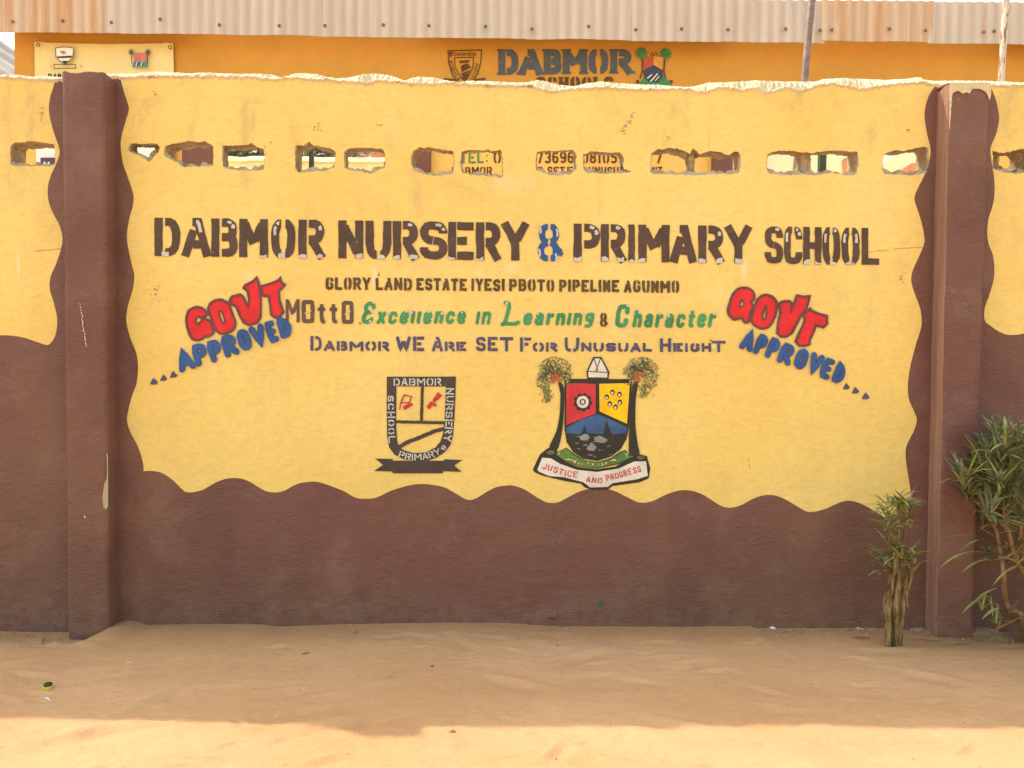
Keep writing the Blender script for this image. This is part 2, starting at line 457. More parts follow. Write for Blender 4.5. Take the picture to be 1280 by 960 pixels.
def stroke(mb, pts, t, Y, mi=0, jit=0.25, smooth=0, closed=False, roundcap=False):
    pts = [tuple(p) for p in pts]
    for _ in range(smooth):                                   # Chaikin
        q = [] if closed else [pts[0]]
        for a, b in zip(pts, pts[1:] + ([pts[0]] if closed else [])):
            q.append((a[0]*.75+b[0]*.25, a[1]*.75+b[1]*.25)); q.append((a[0]*.25+b[0]*.75, a[1]*.25+b[1]*.75))
        if not closed: q.append(pts[-1])
        pts = q
    if jit and not closed:
        q = [pts[0]]
        for a, b in zip(pts, pts[1:]):
            L = math.hypot(b[0]-a[0], b[1]-a[1]); k = max(1, int(L / max(t * 0.7 if not isinstance(t, list) else 3, 2.0)))
            for j in range(1, k + 1): q.append((a[0]+(b[0]-a[0])*j/k, a[1]+(b[1]-a[1])*j/k))
        pts = q
    if isinstance(t, list) and len(t) != len(pts):
        t = [t[0] + (t[-1]-t[0]) * i/(len(pts)-1) for i in range(len(pts))]
    Lf, Rt = offs(pts, t, closed, jit)
    n = len(pts)
    vs = [pt(*p, Y) for p in Lf] + [pt(*p, Y) for p in Rt]
    fs = [(i, (i+1) % n, n+(i+1) % n, n+i) for i in range(n if closed else n - 1)]
    mb.add(vs, fs, mi)
    if roundcap:
        tt = t if not isinstance(t, list) else t[0]
        for p in (pts[0], pts[-1]): disc(mb, p[0], p[1], tt/2, Y - 0.0002, mi, 10)

def fill(mb, poly, Y, mi=0, holes=(), smooth=0, jit=0.0):
    loops = []
    for lp in [poly] + list(holes):
        if smooth: lp = catmull(lp, smooth, True)
        loops.append([(x + rnd.uniform(-jit, jit), y + rnd.uniform(-jit, jit)) for x, y in lp])
    tris = tessellate_polygon([[Vector((x, y, 0)) for x, y in lp] for lp in loops])
    flat = [p for lp in loops for p in lp]
    mb.add([pt(*p, Y) for p in flat], [tuple(t) for t in tris], mi)

def disc(mb, x, y, r, Y, mi=0, n=16, ry=None, jit=0.0):
    fill(mb, [(x + (r + rnd.uniform(-jit, jit)) * math.cos(2*math.pi*k/n), y + ((ry or r) + rnd.uniform(-jit, jit)) * math.sin(2*math.pi*k/n)) for k in range(n)], Y, mi)

# stencil alphabet: centre lines in a unit box (u right, v up)
G = {
'A': [[(0,0),(.36,.74)],[(.30,1),(.58,1),(1,0)],[(.34,.27),(.74,.27)]],
'B': [[(0,0),(0,1)],[(.36,1),(.8,1),(.95,.88),(.95,.64),(.78,.52),(.36,.52)],[(.6,.52),(.8,.52),(1,.4),(1,.12),(.8,0),(.36,0)]],
'C': [[(1,.70),(1,.86),(.8,1),(.62,1)],[(.40,1),(.2,1),(0,.84),(0,.16),(.2,0),(.8,0),(1,.14),(1,.28)]],
'D': [[(0,0),(0,1)],[(.38,1),(.72,1),(1,.78),(1,.22),(.72,0),(.38,0)]],
'E': [[(0,0),(0,1)],[(.29,1),(1,1)],[(.29,.5),(.85,.5)],[(.29,0),(1,0)]],
'F': [[(0,0),(0,1)],[(.36,1),(1,1)],[(.36,.52),(.85,.52)]],
'G': [[(1,.72),(1,.86),(.8,1),(.62,1)],[(.40,1),(.2,1),(0,.84),(0,.16),(.2,0),(.8,0),(1,.16),(1,.46),(.62,.46)]],
'H': [[(0,0),(0,1)],[(1,0),(1,1)],[(.2,.5),(.8,.5)]],
'I': [[(.5,0),(.5,1)]],
'J': [[(1,1),(1,.18),(.75,0),(.25,0),(0,.2)]],
'K': [[(0,0),(0,1)],[(1,1),(.3,.5),(1,0)]],
'L': [[(0,1),(0,0),(1,0)]],
'M': [[(0,0),(0,1)],[(.08,.98),(.5,.32)],[(.56,.42),(.92,.98)],[(1,1),(1,0)]],
'N': [[(0,0),(0,1)],[(.12,.95),(.88,.05)],[(1,1),(1,0)]],
'O': [[(.36,1),(.22,1),(0,.82),(0,.18),(.22,0),(.36,0)],[(.64,1),(.78,1),(1,.82),(1,.18),(.78,0),(.64,0)]],
'P': [[(0,0),(0,1)],[(.36,1),(.8,1),(1,.85),(1,.58),(.8,.44),(.36,.44)]],
'R': [[(0,0),(0,1)],[(.36,1),(.8,1),(1,.86),(1,.62),(.8,.48),(.36,.48)],[(.55,.44),(1,0)]],
'S': [[(1,.74),(1,.86),(.8,1),(.2,1),(0,.86),(0,.66),(.18,.53),(.45,.50)],[(.5,.50),(.82,.47),(1,.36),(1,.14),(.8,0),(.2,0),(0,.14),(0,.27)]],
'T': [[(0,1),(1,1)],[(.5,.9),(.5,0)]],
'U': [[(0,1),(0,.18),(.22,0),(.40,0)],[(1,1),(1,.18),(.78,0),(.60,0)]],
'V': [[(0,1),(.5,0),(1,1)]],
'W': [[(0,1),(.25,0),(.46,.75)],[(.54,.75),(.75,0),(1,1)]],
'Y': [[(0,1),(.5,.45),(.5,0)],[(.60,.55),(1,1)]],
'&': [[(.36,1),(.2,1),(.06,.86),(.06,.66),(.2,.54),(.36,.52)],[(.50,1),(.66,1),(.78,.86),(.78,.66),(.66,.56),(.50,.53)],[(.36,.48),(.16,.46),(0,.34),(0,.14),(.16,0),(.36,0)],[(.50,.50),(.64,.46),(.78,.36),(.78,.14),(.66,0),(.50,0)],[(.80,.18),(1.02,.32)],[(.92,.10),(1.06,.22)]],
'0': [[(.36,1),(.22,1),(0,.78),(0,.22),(.22,0),(.36,0)],[(.64,1),(.78,1),(1,.78),(1,.22),(.78,0),(.64,0)]],
'1': [[(.15,.8),(.5,1),(.5,0)]],
'3': [[(0,.84),(.2,1),(.8,1),(1,.86),(1,.66),(.8,.52),(.45,.52)],[(.8,.52),(1,.38),(1,.14),(.8,0),(.2,0),(0,.16)]],
'5': [[(1,1),(.1,1),(.05,.56),(.75,.58),(1,.42),(1,.16),(.78,0),(.2,0),(0,.14)]],
'6': [[(.95,.86),(.75,1),(.25,1),(0,.8),(0,.2),(.22,0),(.78,0),(1,.18),(1,.4),(.78,.56),(.1,.54)]],
'7': [[(0,1),(1,1),(.4,0)]],
'8': [[(.5,.52),(.2,.54),(.05,.68),(.05,.86),(.25,1),(.75,1),(.95,.86),(.95,.68),(.8,.54),(.5,.52)],[(.5,.5),(.18,.48),(0,.34),(0,.15),(.2,0),(.8,0),(1,.15),(1,.34),(.82,.48),(.5,.5)]],
'9': [[(.05,.14),(.25,0),(.75,0),(1,.2),(1,.8),(.78,1),(.22,1),(0,.82),(0,.6),(.22,.44),(.9,.46)]],
':': [[(.5,.1),(.5,.22)],[(.5,.66),(.5,.78)]],
'a': [[(.1,.82),(.3,1),(.75,1),(.95,.82),(.95,0)],[(.95,.58),(.25,.56),(0,.4),(0,.16),(.2,0),(.6,0),(.9,.18)]],
'c': [[(1,.75),(.8,1),(.25,1),(0,.75),(0,.25),(.25,0),(.75,0),(1,.2)]],
'e': [[(.12,.48),(.98,.5),(.98,.78),(.75,1),(.25,1),(0,.76),(0,.24),(.25,0),(.75,0),(.98,.16)]],
'l': [[(.5,1),(.5,.1),(.6,0)]],
'i': [[(.5,1),(.5,0)]],
'n': [[(0,0),(0,1)],[(.25,.84),(.5,1),(.8,1),(1,.8),(1,0)]],
'r': [[(0,0),(0,1)],[(.25,.8),(.5,1),(.85,1),(1,.86)]],
'g': [[(.9,1),(.25,1),(0,.78),(0,.52),(.25,.34),(.9,.36)],[(.98,1),(.98,-.05),(.75,-.28),(.1,-.28)]],
'h': [[(0,0),(0,1.35)],[(.25,.84),(.5,1),(.8,1),(1,.8),(1,0)]],
't': [[(.35,1.3),(.35,.2),(.55,0),(.95,.04)],[(0,.92),(.95,.92)]],
'x': [[(0,1),(.4,.52)],[(.6,.48),(1,0)],[(1,1),(.0,0)]],
'o': [[(.36,1),(.22,1),(0,.78),(0,.22),(.22,0),(.36,0)],[(.64,1),(.78,1),(1,.78),(1,.22),(.78,0),(.64,0)]],
'q': [[(0,.08),(0,.8),(.2,1),(.8,1),(1,.9),(1,.62)],[(0,-.0),(.2,0),(.8,0),(1,.15),(1,.5)]],
}
def glyph(mb, ch, P, t, Y, mi=0, smooth=1, jit=0.25, roundcap=False, hl=None, serif=0.0):
    """P(u, v) gives the pixel of a point of the unit box; strokes of width t px"""
    o = P(0, 0); w = math.dist(o, P(1, 0)); h = math.dist(o, P(0, 1))
    iu, iv = min(0.5 * t / w, 0.45), min(0.5 * t / h, 0.45)
    if ch in ('I', 'i', 'l', ':', '1'): iu = 0
    Q = lambda u, v: P(iu + u * (1 - 2*iu), iv + v * (1 - 2*iv))
    for k, st in enumerate(G[ch]):
        pts = [Q(*p) for p in st]
        for e, (i, j) in enumerate(((0, 1), (-1, -2))):       # square ends where the stroke meets the box edge
            u, v = st[i]; du, dv = st[i][0]-st[j][0], st[i][1]-st[j][1]
            vert = abs(dv) * h > abs(du) * w
            if (vert and (v in (0, 1)) and (dv > 0) == (v == 1)) or (not vert and (u in (0, 1)) and (du > 0) == (u == 1)):
                if roundcap: continue
                L = math.dist(pts[i], pts[j]) or 1
                # extend until the box edge is reached
                if vert: f = (iv * h) / max(abs(pts[i][1]-pts[j][1]) / L, .4)
                else: f = (iu * w) / max(abs(pts[i][0]-pts[j][0]) / L, .4)
                pts[i] = (pts[i][0] + (pts[i][0]-pts[j][0]) / L * f, pts[i][1] + (pts[i][1]-pts[j][1]) / L * f)
                if serif:
                    c = pts[i]; sgn = -1 if v == 0 else 1
                    a = P(0, 0); b = P(1, 0); ex = ((b[0]-a[0]) / w, (b[1]-a[1]) / w)
                    s2 = t * 0.5 + serif
                    d = t * 0.16
                    cy = c[1] + (d if v == 1 else -d)
                    stroke(mb, [(c[0]-ex[0]*s2, cy-ex[1]*s2), (c[0]+ex[0]*s2, cy+ex[1]*s2)], t * 0.32, Y - 0.0003*(k+5), mi, 0)
        stroke(mb, pts, t, Y - 0.00025 * k, mi, jit, smooth if len(st) > 3 else 0, roundcap=roundcap)
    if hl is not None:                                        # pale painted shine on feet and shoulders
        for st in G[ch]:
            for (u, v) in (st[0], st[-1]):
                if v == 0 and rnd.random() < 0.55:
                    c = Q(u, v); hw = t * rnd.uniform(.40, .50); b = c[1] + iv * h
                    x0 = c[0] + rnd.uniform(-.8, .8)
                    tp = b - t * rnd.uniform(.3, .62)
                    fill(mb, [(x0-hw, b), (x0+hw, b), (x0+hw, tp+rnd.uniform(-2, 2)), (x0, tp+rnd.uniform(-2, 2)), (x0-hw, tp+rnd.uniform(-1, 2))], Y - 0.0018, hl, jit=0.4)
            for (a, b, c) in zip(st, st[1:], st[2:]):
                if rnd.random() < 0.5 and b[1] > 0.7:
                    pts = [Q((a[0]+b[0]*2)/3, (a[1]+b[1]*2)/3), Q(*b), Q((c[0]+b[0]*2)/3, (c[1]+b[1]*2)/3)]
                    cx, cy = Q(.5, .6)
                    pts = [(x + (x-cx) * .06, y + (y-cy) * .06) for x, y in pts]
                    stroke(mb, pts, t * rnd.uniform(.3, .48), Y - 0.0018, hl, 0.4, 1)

def boxP(x0, x1, yt0, yb0, yt1=None, yb1=None, shear=0.0):
    yt1 = yt0 if yt1 is None else yt1; yb1 = yb0 if yb1 is None else yb1
    def P(u, v):
        yt, yb = yt0 + (yt1-yt0)*u, yb0 + (yb1-yb0)*u
        y = yb + (yt-yb)*v
        return (x0 + (x1-x0)*u + shear * (yb-y), y)
    return P

WID = {'I': .42, 'i': .35, 'l': .4, 'M': 1.3, 'W': 1.35, 'r': .8, 't': .8, ':': .5, '1': .6, 'L': .9, ' ': .5}
def words(mb, txt, x0, x1, top, base, t, Y, mi=0, gap=0.22, shear=0.0, **kw):
    """top/base: functions of x"""
    ws = [WID.get(c, 1.0) for c in txt]; tot = sum(ws) + gap * (len(txt) - 1)
    x = x0; k = (x1 - x0) / tot
    for c, w in zip(txt, ws):
        if c != ' ':
            a, b = x, x + w * k
            dy = rnd.uniform(-.3, .3)
            glyph(mb, c, boxP(a, b, top(a)+dy, base(a)+dy, top(b)+dy, base(b)+dy, shear), t, Y, mi, **kw)
        x += (w + gap) * k
def lin(xa, ya, xb, yb): return lambda x: ya + (yb-ya) * (x-xa) / (xb-xa)

def rot_words(mb, letters, O, ang, hs, t, Y, mi=0, **kw):
    """letters along a tilted base line: (char, u0, u1, lift) in px; hs = height"""
    e = (math.cos(ang), math.sin(ang)); n = (math.sin(ang), -math.cos(ang))
    for ch, u0, u1, lift in letters:
        P = lambda u, v, u0=u0, u1=u1, lift=lift: (O[0] + e[0]*(u0+(u1-u0)*u) + n[0]*(lift+hs*v), O[1] + e[1]*(u0+(u1-u0)*u) + n[1]*(lift+hs*v))
        glyph(mb, ch, P, t, Y, mi, **kw)

def arc_words(mb, txt, path, h, t, Y, mi=0, gap=0.25, **kw):
    """letters along a polyline path (their base line), glyph up = left-hand normal of travel"""
    ws = [WID.get(c, 1.0) for c in txt]; tot = sum(ws) + gap * (len(txt) - 1)
    fine = resample(path, 200, False)
    at = lambda s: fine[min(max(int(s * 199), 0), 199)]
    x = 0.0
    for c, w in zip(txt, ws):
        if c != ' ':
            a, b = at(x / tot), at((x + w) / tot)
            dx, dy = b[0]-a[0], b[1]-a[1]; l = math.hypot(dx, dy) or 1
            nx, ny = dy / l, -dx / l
            P = lambda u, v, a=a, dx=dx, dy=dy, nx=nx, ny=ny: (a[0]+dx*u+nx*h*v, a[1]+dy*u+ny*h*v)
            glyph(mb, c, P, t, Y, mi, **kw)
        x += w + gap

# ------------------------------------------------------------------ ground
BASE = interp([(-400, 789), (0, 789), (83, 790), (132, 795), (144, 777), (158, 775.5), (170, 777), (182, 781), (240, 780), (320, 780), (345, 783), (440, 780), (560, 778), (640, 779),
               (700, 783), (860, 784), (945, 783), (955, 786), (1100, 785), (1160, 788), (1280, 790), (1700, 793)])
def base_z(X):
    px = 640 + X * F / 3.0
    return W(px, BASE(px), 0).z
foot = [(rnd.uniform(-2.2, 2.2), rnd.uniform(-1.25, -0.06), rnd.gauss(0, .5), rnd.choice((.03, .04, .05, .07, .11))) for _ in range(190)]
def ground_z(x, y):
    z = 0.012 * noise.noise((x * .7, y * .9, 3))
    z += 0.005 * noise.noise((x * 4, y * 6, 1)) + 0.003 * noise.noise((x * 11, y * 15, 5)) + 0.0022 * noise.noise((x * 30, y * 40, 9)) + .0012 * noise.noise((x * 70, y * 80, 2))
    if abs(x) < 4 and -2 < y < 0.5:
        for fx, fy, a, s in foot:
            dx, dy = x - fx, y - fy
            if abs(dx) < .25 and abs(dy) < .2:
                u = (dx * math.cos(a) + dy * math.sin(a)) / s; v = (-dx * math.sin(a) + dy * math.cos(a)) / (s * .34)
                q = u*u + v*v
                if q < 4: z += (-0.0085 * math.exp(-q * 1.6) + 0.006 * math.exp(-((v - 1.1) ** 2) * 5 - u*u)) * (.6 + 4 * s)
    k = min(max((y + 0.38) / 0.38, 0), 1); k = k * k * (3 - 2*k)
    z = z * (1 - .6*k) + (base_z(x) if abs(x) < 6 else 0) * k
    return z
def axis(dense0, dense1, step, far):
    a = []; x = dense0
    while x < dense1 + 1e-6: a.append(x); x += step
    s = step; lo = []; x = dense0
    while x > -far: s *= 1.35; x -= s; lo.append(x)
    s = step; hi = []; x = a[-1]
    while x < far: s *= 1.35; x += s; hi.append(x)
    return lo[::-1] + a + hi
gm = MB()
xs, ys = axis(-2.6, 2.6, 0.0115, 900), axis(-1.25, 0.02, 0.0085, 900)
gm.grid([[(x, y, ground_z(x, y)) for x in xs] for y in ys])
gm.build('ground', M['sand'], kind='structure')

# ------------------------------------------------------------------ the painted wall
wall = empty('perimeter_wall', (0, 0.045, 0), label='yellow and brown painted school wall with hand painted lettering, crests and broken top', cat='wall', kind='thing')
TOP = interp([(-900, 97), (-300, 95), (-100, 98), (0, 93), (20, 94), (37, 96), (45, 95), (70, 96), (110, 92), (152, 92), (165, 92), (175, 90.5), (190, 90), (205, 90), (235, 92), (250, 90.5), (280, 92), (300, 92.5), (320, 92),
              (337, 93), (347, 97), (355, 97), (362, 93), (375, 91), (395, 93), (410, 97), (420, 98), (435, 97), (443, 95), (455, 92.5), (470, 92), (485, 94), (500, 99), (505, 101),
              (515, 97), (525, 96), (545, 97), (555, 100), (575, 103), (585, 101), (600, 101), (640, 103), (660, 103), (672, 100), (685, 102), (700, 106), (720, 108), (735, 104), (755, 102),
              (775, 104), (795, 105.5), (825, 106), (850, 108), (865, 109), (875, 107), (890, 103), (910, 103), (930, 102), (950, 100.5), (985, 102), (1025, 102), (1035, 99), (1060, 97.5),
              (1090, 99), (1120, 100), (1145, 98), (1150, 96.5), (1158, 97), (1160, 99), (1170, 101), (1240, 101), (1280, 103), (1400, 102), (1600, 106), (2100, 103)])
LOW = interp([(-900, 100), (-300, 98), (-100, 101), (0, 96), (37, 98.5), (70, 99), (110, 96), (152, 96), (175, 95.5), (205, 95), (235, 95), (280, 95.5), (320, 96), (345, 100), (360, 97), (400, 99), (420, 101), (440, 101),
              (456, 104), (470, 101), (500, 102), (510, 104), (545, 105), (560, 103), (590, 105), (640, 107), (665, 107), (675, 111), (690, 114), (715, 111), (740, 109), (760, 109), (790, 112),
              (860, 111), (870, 113), (880, 115), (890, 113), (900, 109), (930, 112), (950, 109), (960, 115), (975, 112), (985, 109), (1005, 113), (1020, 108), (1040, 104), (1060, 107),
              (1080, 111), (1095, 109), (1120, 105), (1145, 103), (1155, 102), (1165, 105), (1240, 107), (1280, 106), (1400, 106), (1600, 110), (2100, 106)])
XL, XR = -1100, 2400       # wall runs on beyond the frame on both sides (photo pixels at the wall's plane)
TH = 0.09

scal_left = [(69,100),(66,111),(63,120),(61,135),(63,150),(68,168),(73,182),(74.5,192),(70,205),(64,218),(60,232),(60,248),(65,264),(74,281),(78,297),(76,312),(70,330),(63.5,345),(62,360),(67,378),(71,395),(71,410),(68,422),(62,430),(57,431),(45,427),(25,421),(0,419),(-25,423),(-60,432),(-95,420),(-130,419),(-170,431),(-200,421),(-240,418),(-285,430),(-320,420),(-360,419),(-400,431)]
scal_c1 = [(150,96),(155,115),(160,130),(161,138),(157,152),(152,170),(151,185),(154,205),(160,222),(166,240),(167,248),(166,258),(162,272),(159,290),(159,302),(162,318),(166,335),(168,345),(166,362),(161,378),(158,395),(159,408),(164,425),(170,440),(172.5,455),(172,470),(170,482),(165,495),(160,515),(159,527),(163,540),(171,555),(176,568),(179,580),(179.5,589)]
scal_c2 = [(179.5,589),(187,588.5),(197,589.5),(206,593),(217,601),(227,611),(233,615),(243,615),(255,611.5),(270,603),(285,598),(300,598),(312,602),(325,610),(333,614),(345,615.5),(356,613),(365,608),(375,604),(390,602),(400,603),(415,608),(430,614),(442,621),(450,623),(465,623),(475,620),(490,613),(510,607),(525,605),(540,606),(555,609),(570,617),(580,623),(588,625),(597,622),(608,615),(620,609),(632,607),(642,607),(656,612),(672,622),(684,628),(697,628),(711,621),(728,613),(745,610.5),(765,612.5),(785,622),(799,628),(815,626.5),(833,618),(850,613),(865,613.5),(880,619),(899,631),(911,634.5),(925,632),(940,624),(955,619),(970,619.5),(985,626),(1000,635),(1012,640),(1030,636.5),(1050,628),(1062,626),(1075,629),(1092,638),(1107,647.5)]
scal_c3 = [(1107,647.5),(1122,640),(1133,630),(1138,617),(1137,605),(1134,588),(1132,570),(1133,558),(1138,547),(1143,537),(1146,525),(1143,515),(1137,502),(1135,490),(1135,478),(1138,457),(1145,430),(1151,411),(1152,400),(1150,385),(1143,366),(1139,351),(1141,338),(1149,320),(1155,305),(1155,294),(1151,275),(1144.5,255),(1143,247),(1146,238),(1152,226),(1158,213),(1162,198),(1163,186),(1159,168),(1156,150),(1156,138),(1160,122),(1167,110),(1174,103)]
scal_right = [(1237,106),(1243,119),(1247,133),(1249,148),(1246,165),(1240,180),(1238,188),(1240,205),(1243,225),(1243,245),(1240,260),(1236,272),(1234,290),(1236,305),(1241,318),(1243,334),(1242,350),(1237,368),(1231,385),(1231,400),(1238,407),(1248,414),(1258,418),(1270,418.5),(1282,416),(1310,405),(1345,404),(1380,414),(1410,420),(1450,406),(1490,405),(1530,419),(1560,420),(1600,407),(1640,406),(1700,420)]
def w2(p): q = W(p[0], p[1]); return (q.x, q.z)
c_left = catmull(scal_left, 4); c_mid = catmull(scal_c1, 4)[:-1] + catmull(scal_c2, 4)[:-1] + catmull(scal_c3, 4); c_right = catmull(scal_right, 4)
# continue the scallops to the wall's ends
xx = -400
while xx > XL: xx -= 20; c_left.append((xx, 425 + 6 * math.cos((xx + 400) / 130 * 2 * math.pi)))
xx = 1700
while xx < XR: xx += 20; c_right.append((xx, 413 + 7 * math.cos((xx - 1700) / 130 * 2 * math.pi)))
yel_polys = [[w2(p) for p in c_left] + [w2((XL - 50, 420)), w2((XL - 50, -50)), w2((69, -50))],
             [w2(p) for p in c_mid] + [w2((1174, -50)), w2((150, -50))],
             [w2(p) for p in c_right] + [w2((XR + 50, 415)), w2((XR + 50, -50)), w2((1237, -50))]]

holes_px = [
 [(13,183),(17,178),(30,178),(38,176),(50,178),(68,180),(69,195),(69,207),(55,208),(35,207),(18,208),(13,204)],
 [(160,184),(163,180),(170,179),(174,180),(190,179.5),(197,180),(200,184),(198,190),(193,195),(190,200),(186,203),(180,198),(172,194),(165,191),(160,188)],
 [(205,192),(206,184),(213,180),(224,179),(237,176),(250,178),(256,176),(263,180),(267,184),(267,207),(252,209),(240,208),(230,209),(220,202),(212,198),(207,197)],
 [(278,182),(295,181.5),(310,181),(315,178),(320,183),(330,186),(331,200),(330,212),(318,213.5),(300,213),(284,211),(278,208)],
 [(369,183),(372,181),(380,182),(386,177),(392,182),(405,184),(415,186),(420,190),(419,202),(418,210),(408,213),(385,215),(372,216),(369,212)],
 [(430,190),(435,186),(455,184),(460,184),(480,187),(482,195),(481,210),(472,213),(465,217),(450,215),(440,213),(431,211)],
 [(514,195),(517,188),(525,184),(530,186),(536,184),(550,187),(567,189),(568,205),(566,217),(550,220),(537,219),(520,215),(514,207)],
 [(577,190),(585,187),(600,188),(610,187),(618,189),(626,187),(628,192),(629,220),(626,222),(610,220),(590,219),(577,215),(575,205)],
 [(671,190),(683,188),(696,189),(715,187),(720,192),(720,212),(714,217),(700,219),(685,219),(677,215),(670,213),(670,202)],
 [(729,193),(740,189),(755,190),(776,191),(780,198),(779,211),(790,214),(785,217),(775,216),(760,217),(745,216),(735,217),(729,212)],
 [(814,192),(822,186),(828,187),(835,184),(847,186),(858,190),(862,193),(866,186),(870,188),(874,193),(885,189),(898,190),(912,194),(918,189),(924,189),(926,200),(925,215),(915,218),(900,217),(885,218),(873,219),(860,219),(840,218),(820,218),(813,216)],
 [(959,193),(965,190),(975,188),(995,189),(1000,191),(1008,190),(1015,192),(1022,190),(1035,188),(1050,188),(1072,190),(1073,205),(1070,219),(1055,219),(1040,216),(1020,219),(1000,218),(975,219),(960,217),(958,210)],
 [(1104,194),(1110,191),(1118,187),(1130,189),(1140,186),(1150,184),(1160,184),(1161,190),(1161,205),(1158,215),(1150,218),(1140,219),(1120,218),(1105,218),(1103,212)],
 [(1241,188),(1250,191),(1262,190),(1270,187),(1278,186),(1290,188),(1292,205),(1288,215),(1270,217),(1255,216),(1248,214),(1241,211)],
]
back_px = {1: [(171,180),(180,181),(191,181),(194,186),(188,191),(185,199),(181,196),(175,194),(172,190)],
           13: [(1246,196),(1250,195),(1258,195),(1262,199),(1262,206),(1259,211),(1255,213),(1252,207),(1247,206)]}
holes = []
for i, h in enumerate(holes_px):
    n = 56 if len(h) < 20 else 90
    r0 = resample(h, n)
    cy = sum(p[1] for p in h) / len(h); cx = sum(p[0] for p in h) / len(h)
    ymx, ymn = max(p[1] for p in h), min(p[1] for p in h)
    ring0 = [(x + rnd.gauss(0, .42), y + rnd.gauss(0, .45)) for x, y in r0]
    def inset(l, r, t, b, j):
        out = []
        for k, (x, y) in enumerate(r0):
            dx = (x - cx); e = noise.noise((k * .45, i * 7.1, j)) 
            x2 = x + (l if dx < 0 else -r) * min(1, abs(dx) / 10) * (1 + e)
            f = (y - ymn) / (ymx - ymn)
            y2 = y + (t * (1 - f) - b * f * (1 + 1.3 * e)) + rnd.gauss(0, j)
            out.append((x2, y2))
        return out
    dt = {3: -1.5, 4: -2, 5: -3, 6: -3.2, 7: -5, 8: -6, 9: -4.2, 11: -3, 12: -1.5}.get(i, 0); dl = {3: -5, 5: -2, 6: 1.5}.get(i, 0)
    ring1 = inset(1.2, 1.2, .8, 4.2, .35)
    ring2 = inset(1.0 + dl * .6, 1.0, .5 + dt * .6, 4.2, .4)
    ring3 = inset(1.0 + dl, 1.0, .5 + dt, 4.2, .45) if i not in back_px else None
    rings = [(ring0, 0.0), (ring1, .007), (ring2, .05)]
    W0 = [[W(x, y, 0) + Vector((0, Y, 0)) for x, y in rg] for rg, Y in rings]
    if i in back_px:
        # the back of this cavity is only a small broken opening: align by nearest angle
        bk = resample(back_px[i], n)
        bw = [W(x, y, TH) for x, y in bk]
        c0 = W(cx, cy); 
        bc = sum(bw, Vector()) / n
        ang = lambda p, c: math.atan2(p.z - c.z, p.x - c.x)
        best = min(range(n), key=lambda s: sum((ang(W0[0][k], c0) - ang(bw[(k + s) % n], bc) + math.pi) % (2*math.pi) and abs(((ang(W0[0][k], c0) - ang(bw[(k + s) % n], bc) + math.pi) % (2*math.pi)) - math.pi) for k in range(0, n, 4)))
        W0.append([bw[(k + best) % n] for k in range(n)])
    else:
        W0.append([W(x, y, 0) + Vector((0, TH, 0)) for x, y in ring3])
    holes.append(W0)

wm = MB()
def sheet(outline, hole_loops, cons, Y, classify):
    """constrained triangulation of the wall face"""
    V, E = [], []
    def loop(pts, closed=True):
        b = len(V); V.extend([Vector(p) for p in pts]); n = len(pts)
        E.extend([(b+i, b+(i+1) % n) for i in range(n if closed else n - 1)])
    loop(outline)
    for h in hole_loops: loop(h)
    for c in cons: loop(c, False)
    vo, eo, fo, *_ = delaunay_2d_cdt(V, E, [], 0, 1e-5)
    groups = {}
    for f in fo:
        c = (sum(vo[i][0] for i in f) / 3, sum(vo[i][1] for i in f) / 3)
        if not inside(c, outline) or any(inside(c, h) for h in hole_loops): continue
        groups.setdefault(classify(c), []).append(tuple(f))
    for mi, fs in groups.items():
        used = sorted({i for f in fs for i in f}); mp = {u: k for k, u in enumerate(used)}
        wm.add([(vo[u][0], Y, vo[u][1]) for u in used], [tuple(mp[i] for i in f) for f in fs], mi)
tx = [XL + (XR - XL) * i / 600 for i in range(601)]
top_line = [w2((x, LOW(x) + 0.5 * noise.noise((x * .3, 1, 1)) - 0.8)) for x in tx]
outline = [(top_line[0][0], -0.4)] + top_line + [(top_line[-1][0], -0.4)]
yi = lambda c: 0 if any(inside(c, p) for p in yel_polys) else 1
sheet(outline, [[(p.x, p.z) for p in h[0]] for h in holes], [[w2(p) for p in c] for c in (c_left, c_mid, c_right)], 0.0, yi)
sheet(outline, [[(p.x, p.z) for p in h[-1]] for h in holes], [], TH, lambda c: 0)
for h in holes: wm.grid(h, 2, False, True)
for e in (0, -1):
    x, z = top_line[e]; wm.add([(x, 0, -.4), (x, TH, -.4), (x, TH, z), (x, 0, z)], [(0, 1, 2, 3)], 0)
wm.build('plaster_panel', [M['yellow'], M['brown'], M['block']], wall)

# the block webs left standing between two broken-through cavities
for xa, xb, ya, yb in ((862.5, 871.5, 184, 220), (1004, 1018, 188, 220)):
    wb = MB(); rows = []
    for k in range(12):
        y = ya + (yb - ya) * k / 11
        rw = []
        for (x, Y) in ((xa, .08), (xa + .6, .03), ((xa+xb)/2, .018), (xb - .6, .03), (xb, .08)):
            p = W(x + rnd.uniform(-.7, .7), y, 0); rw.append(p + Vector((0, Y + rnd.uniform(-.006, .006), 0)))
        rows.append(rw)
    wb.grid(rows, 0, False); wb.build('block_web', M['block'], wall)

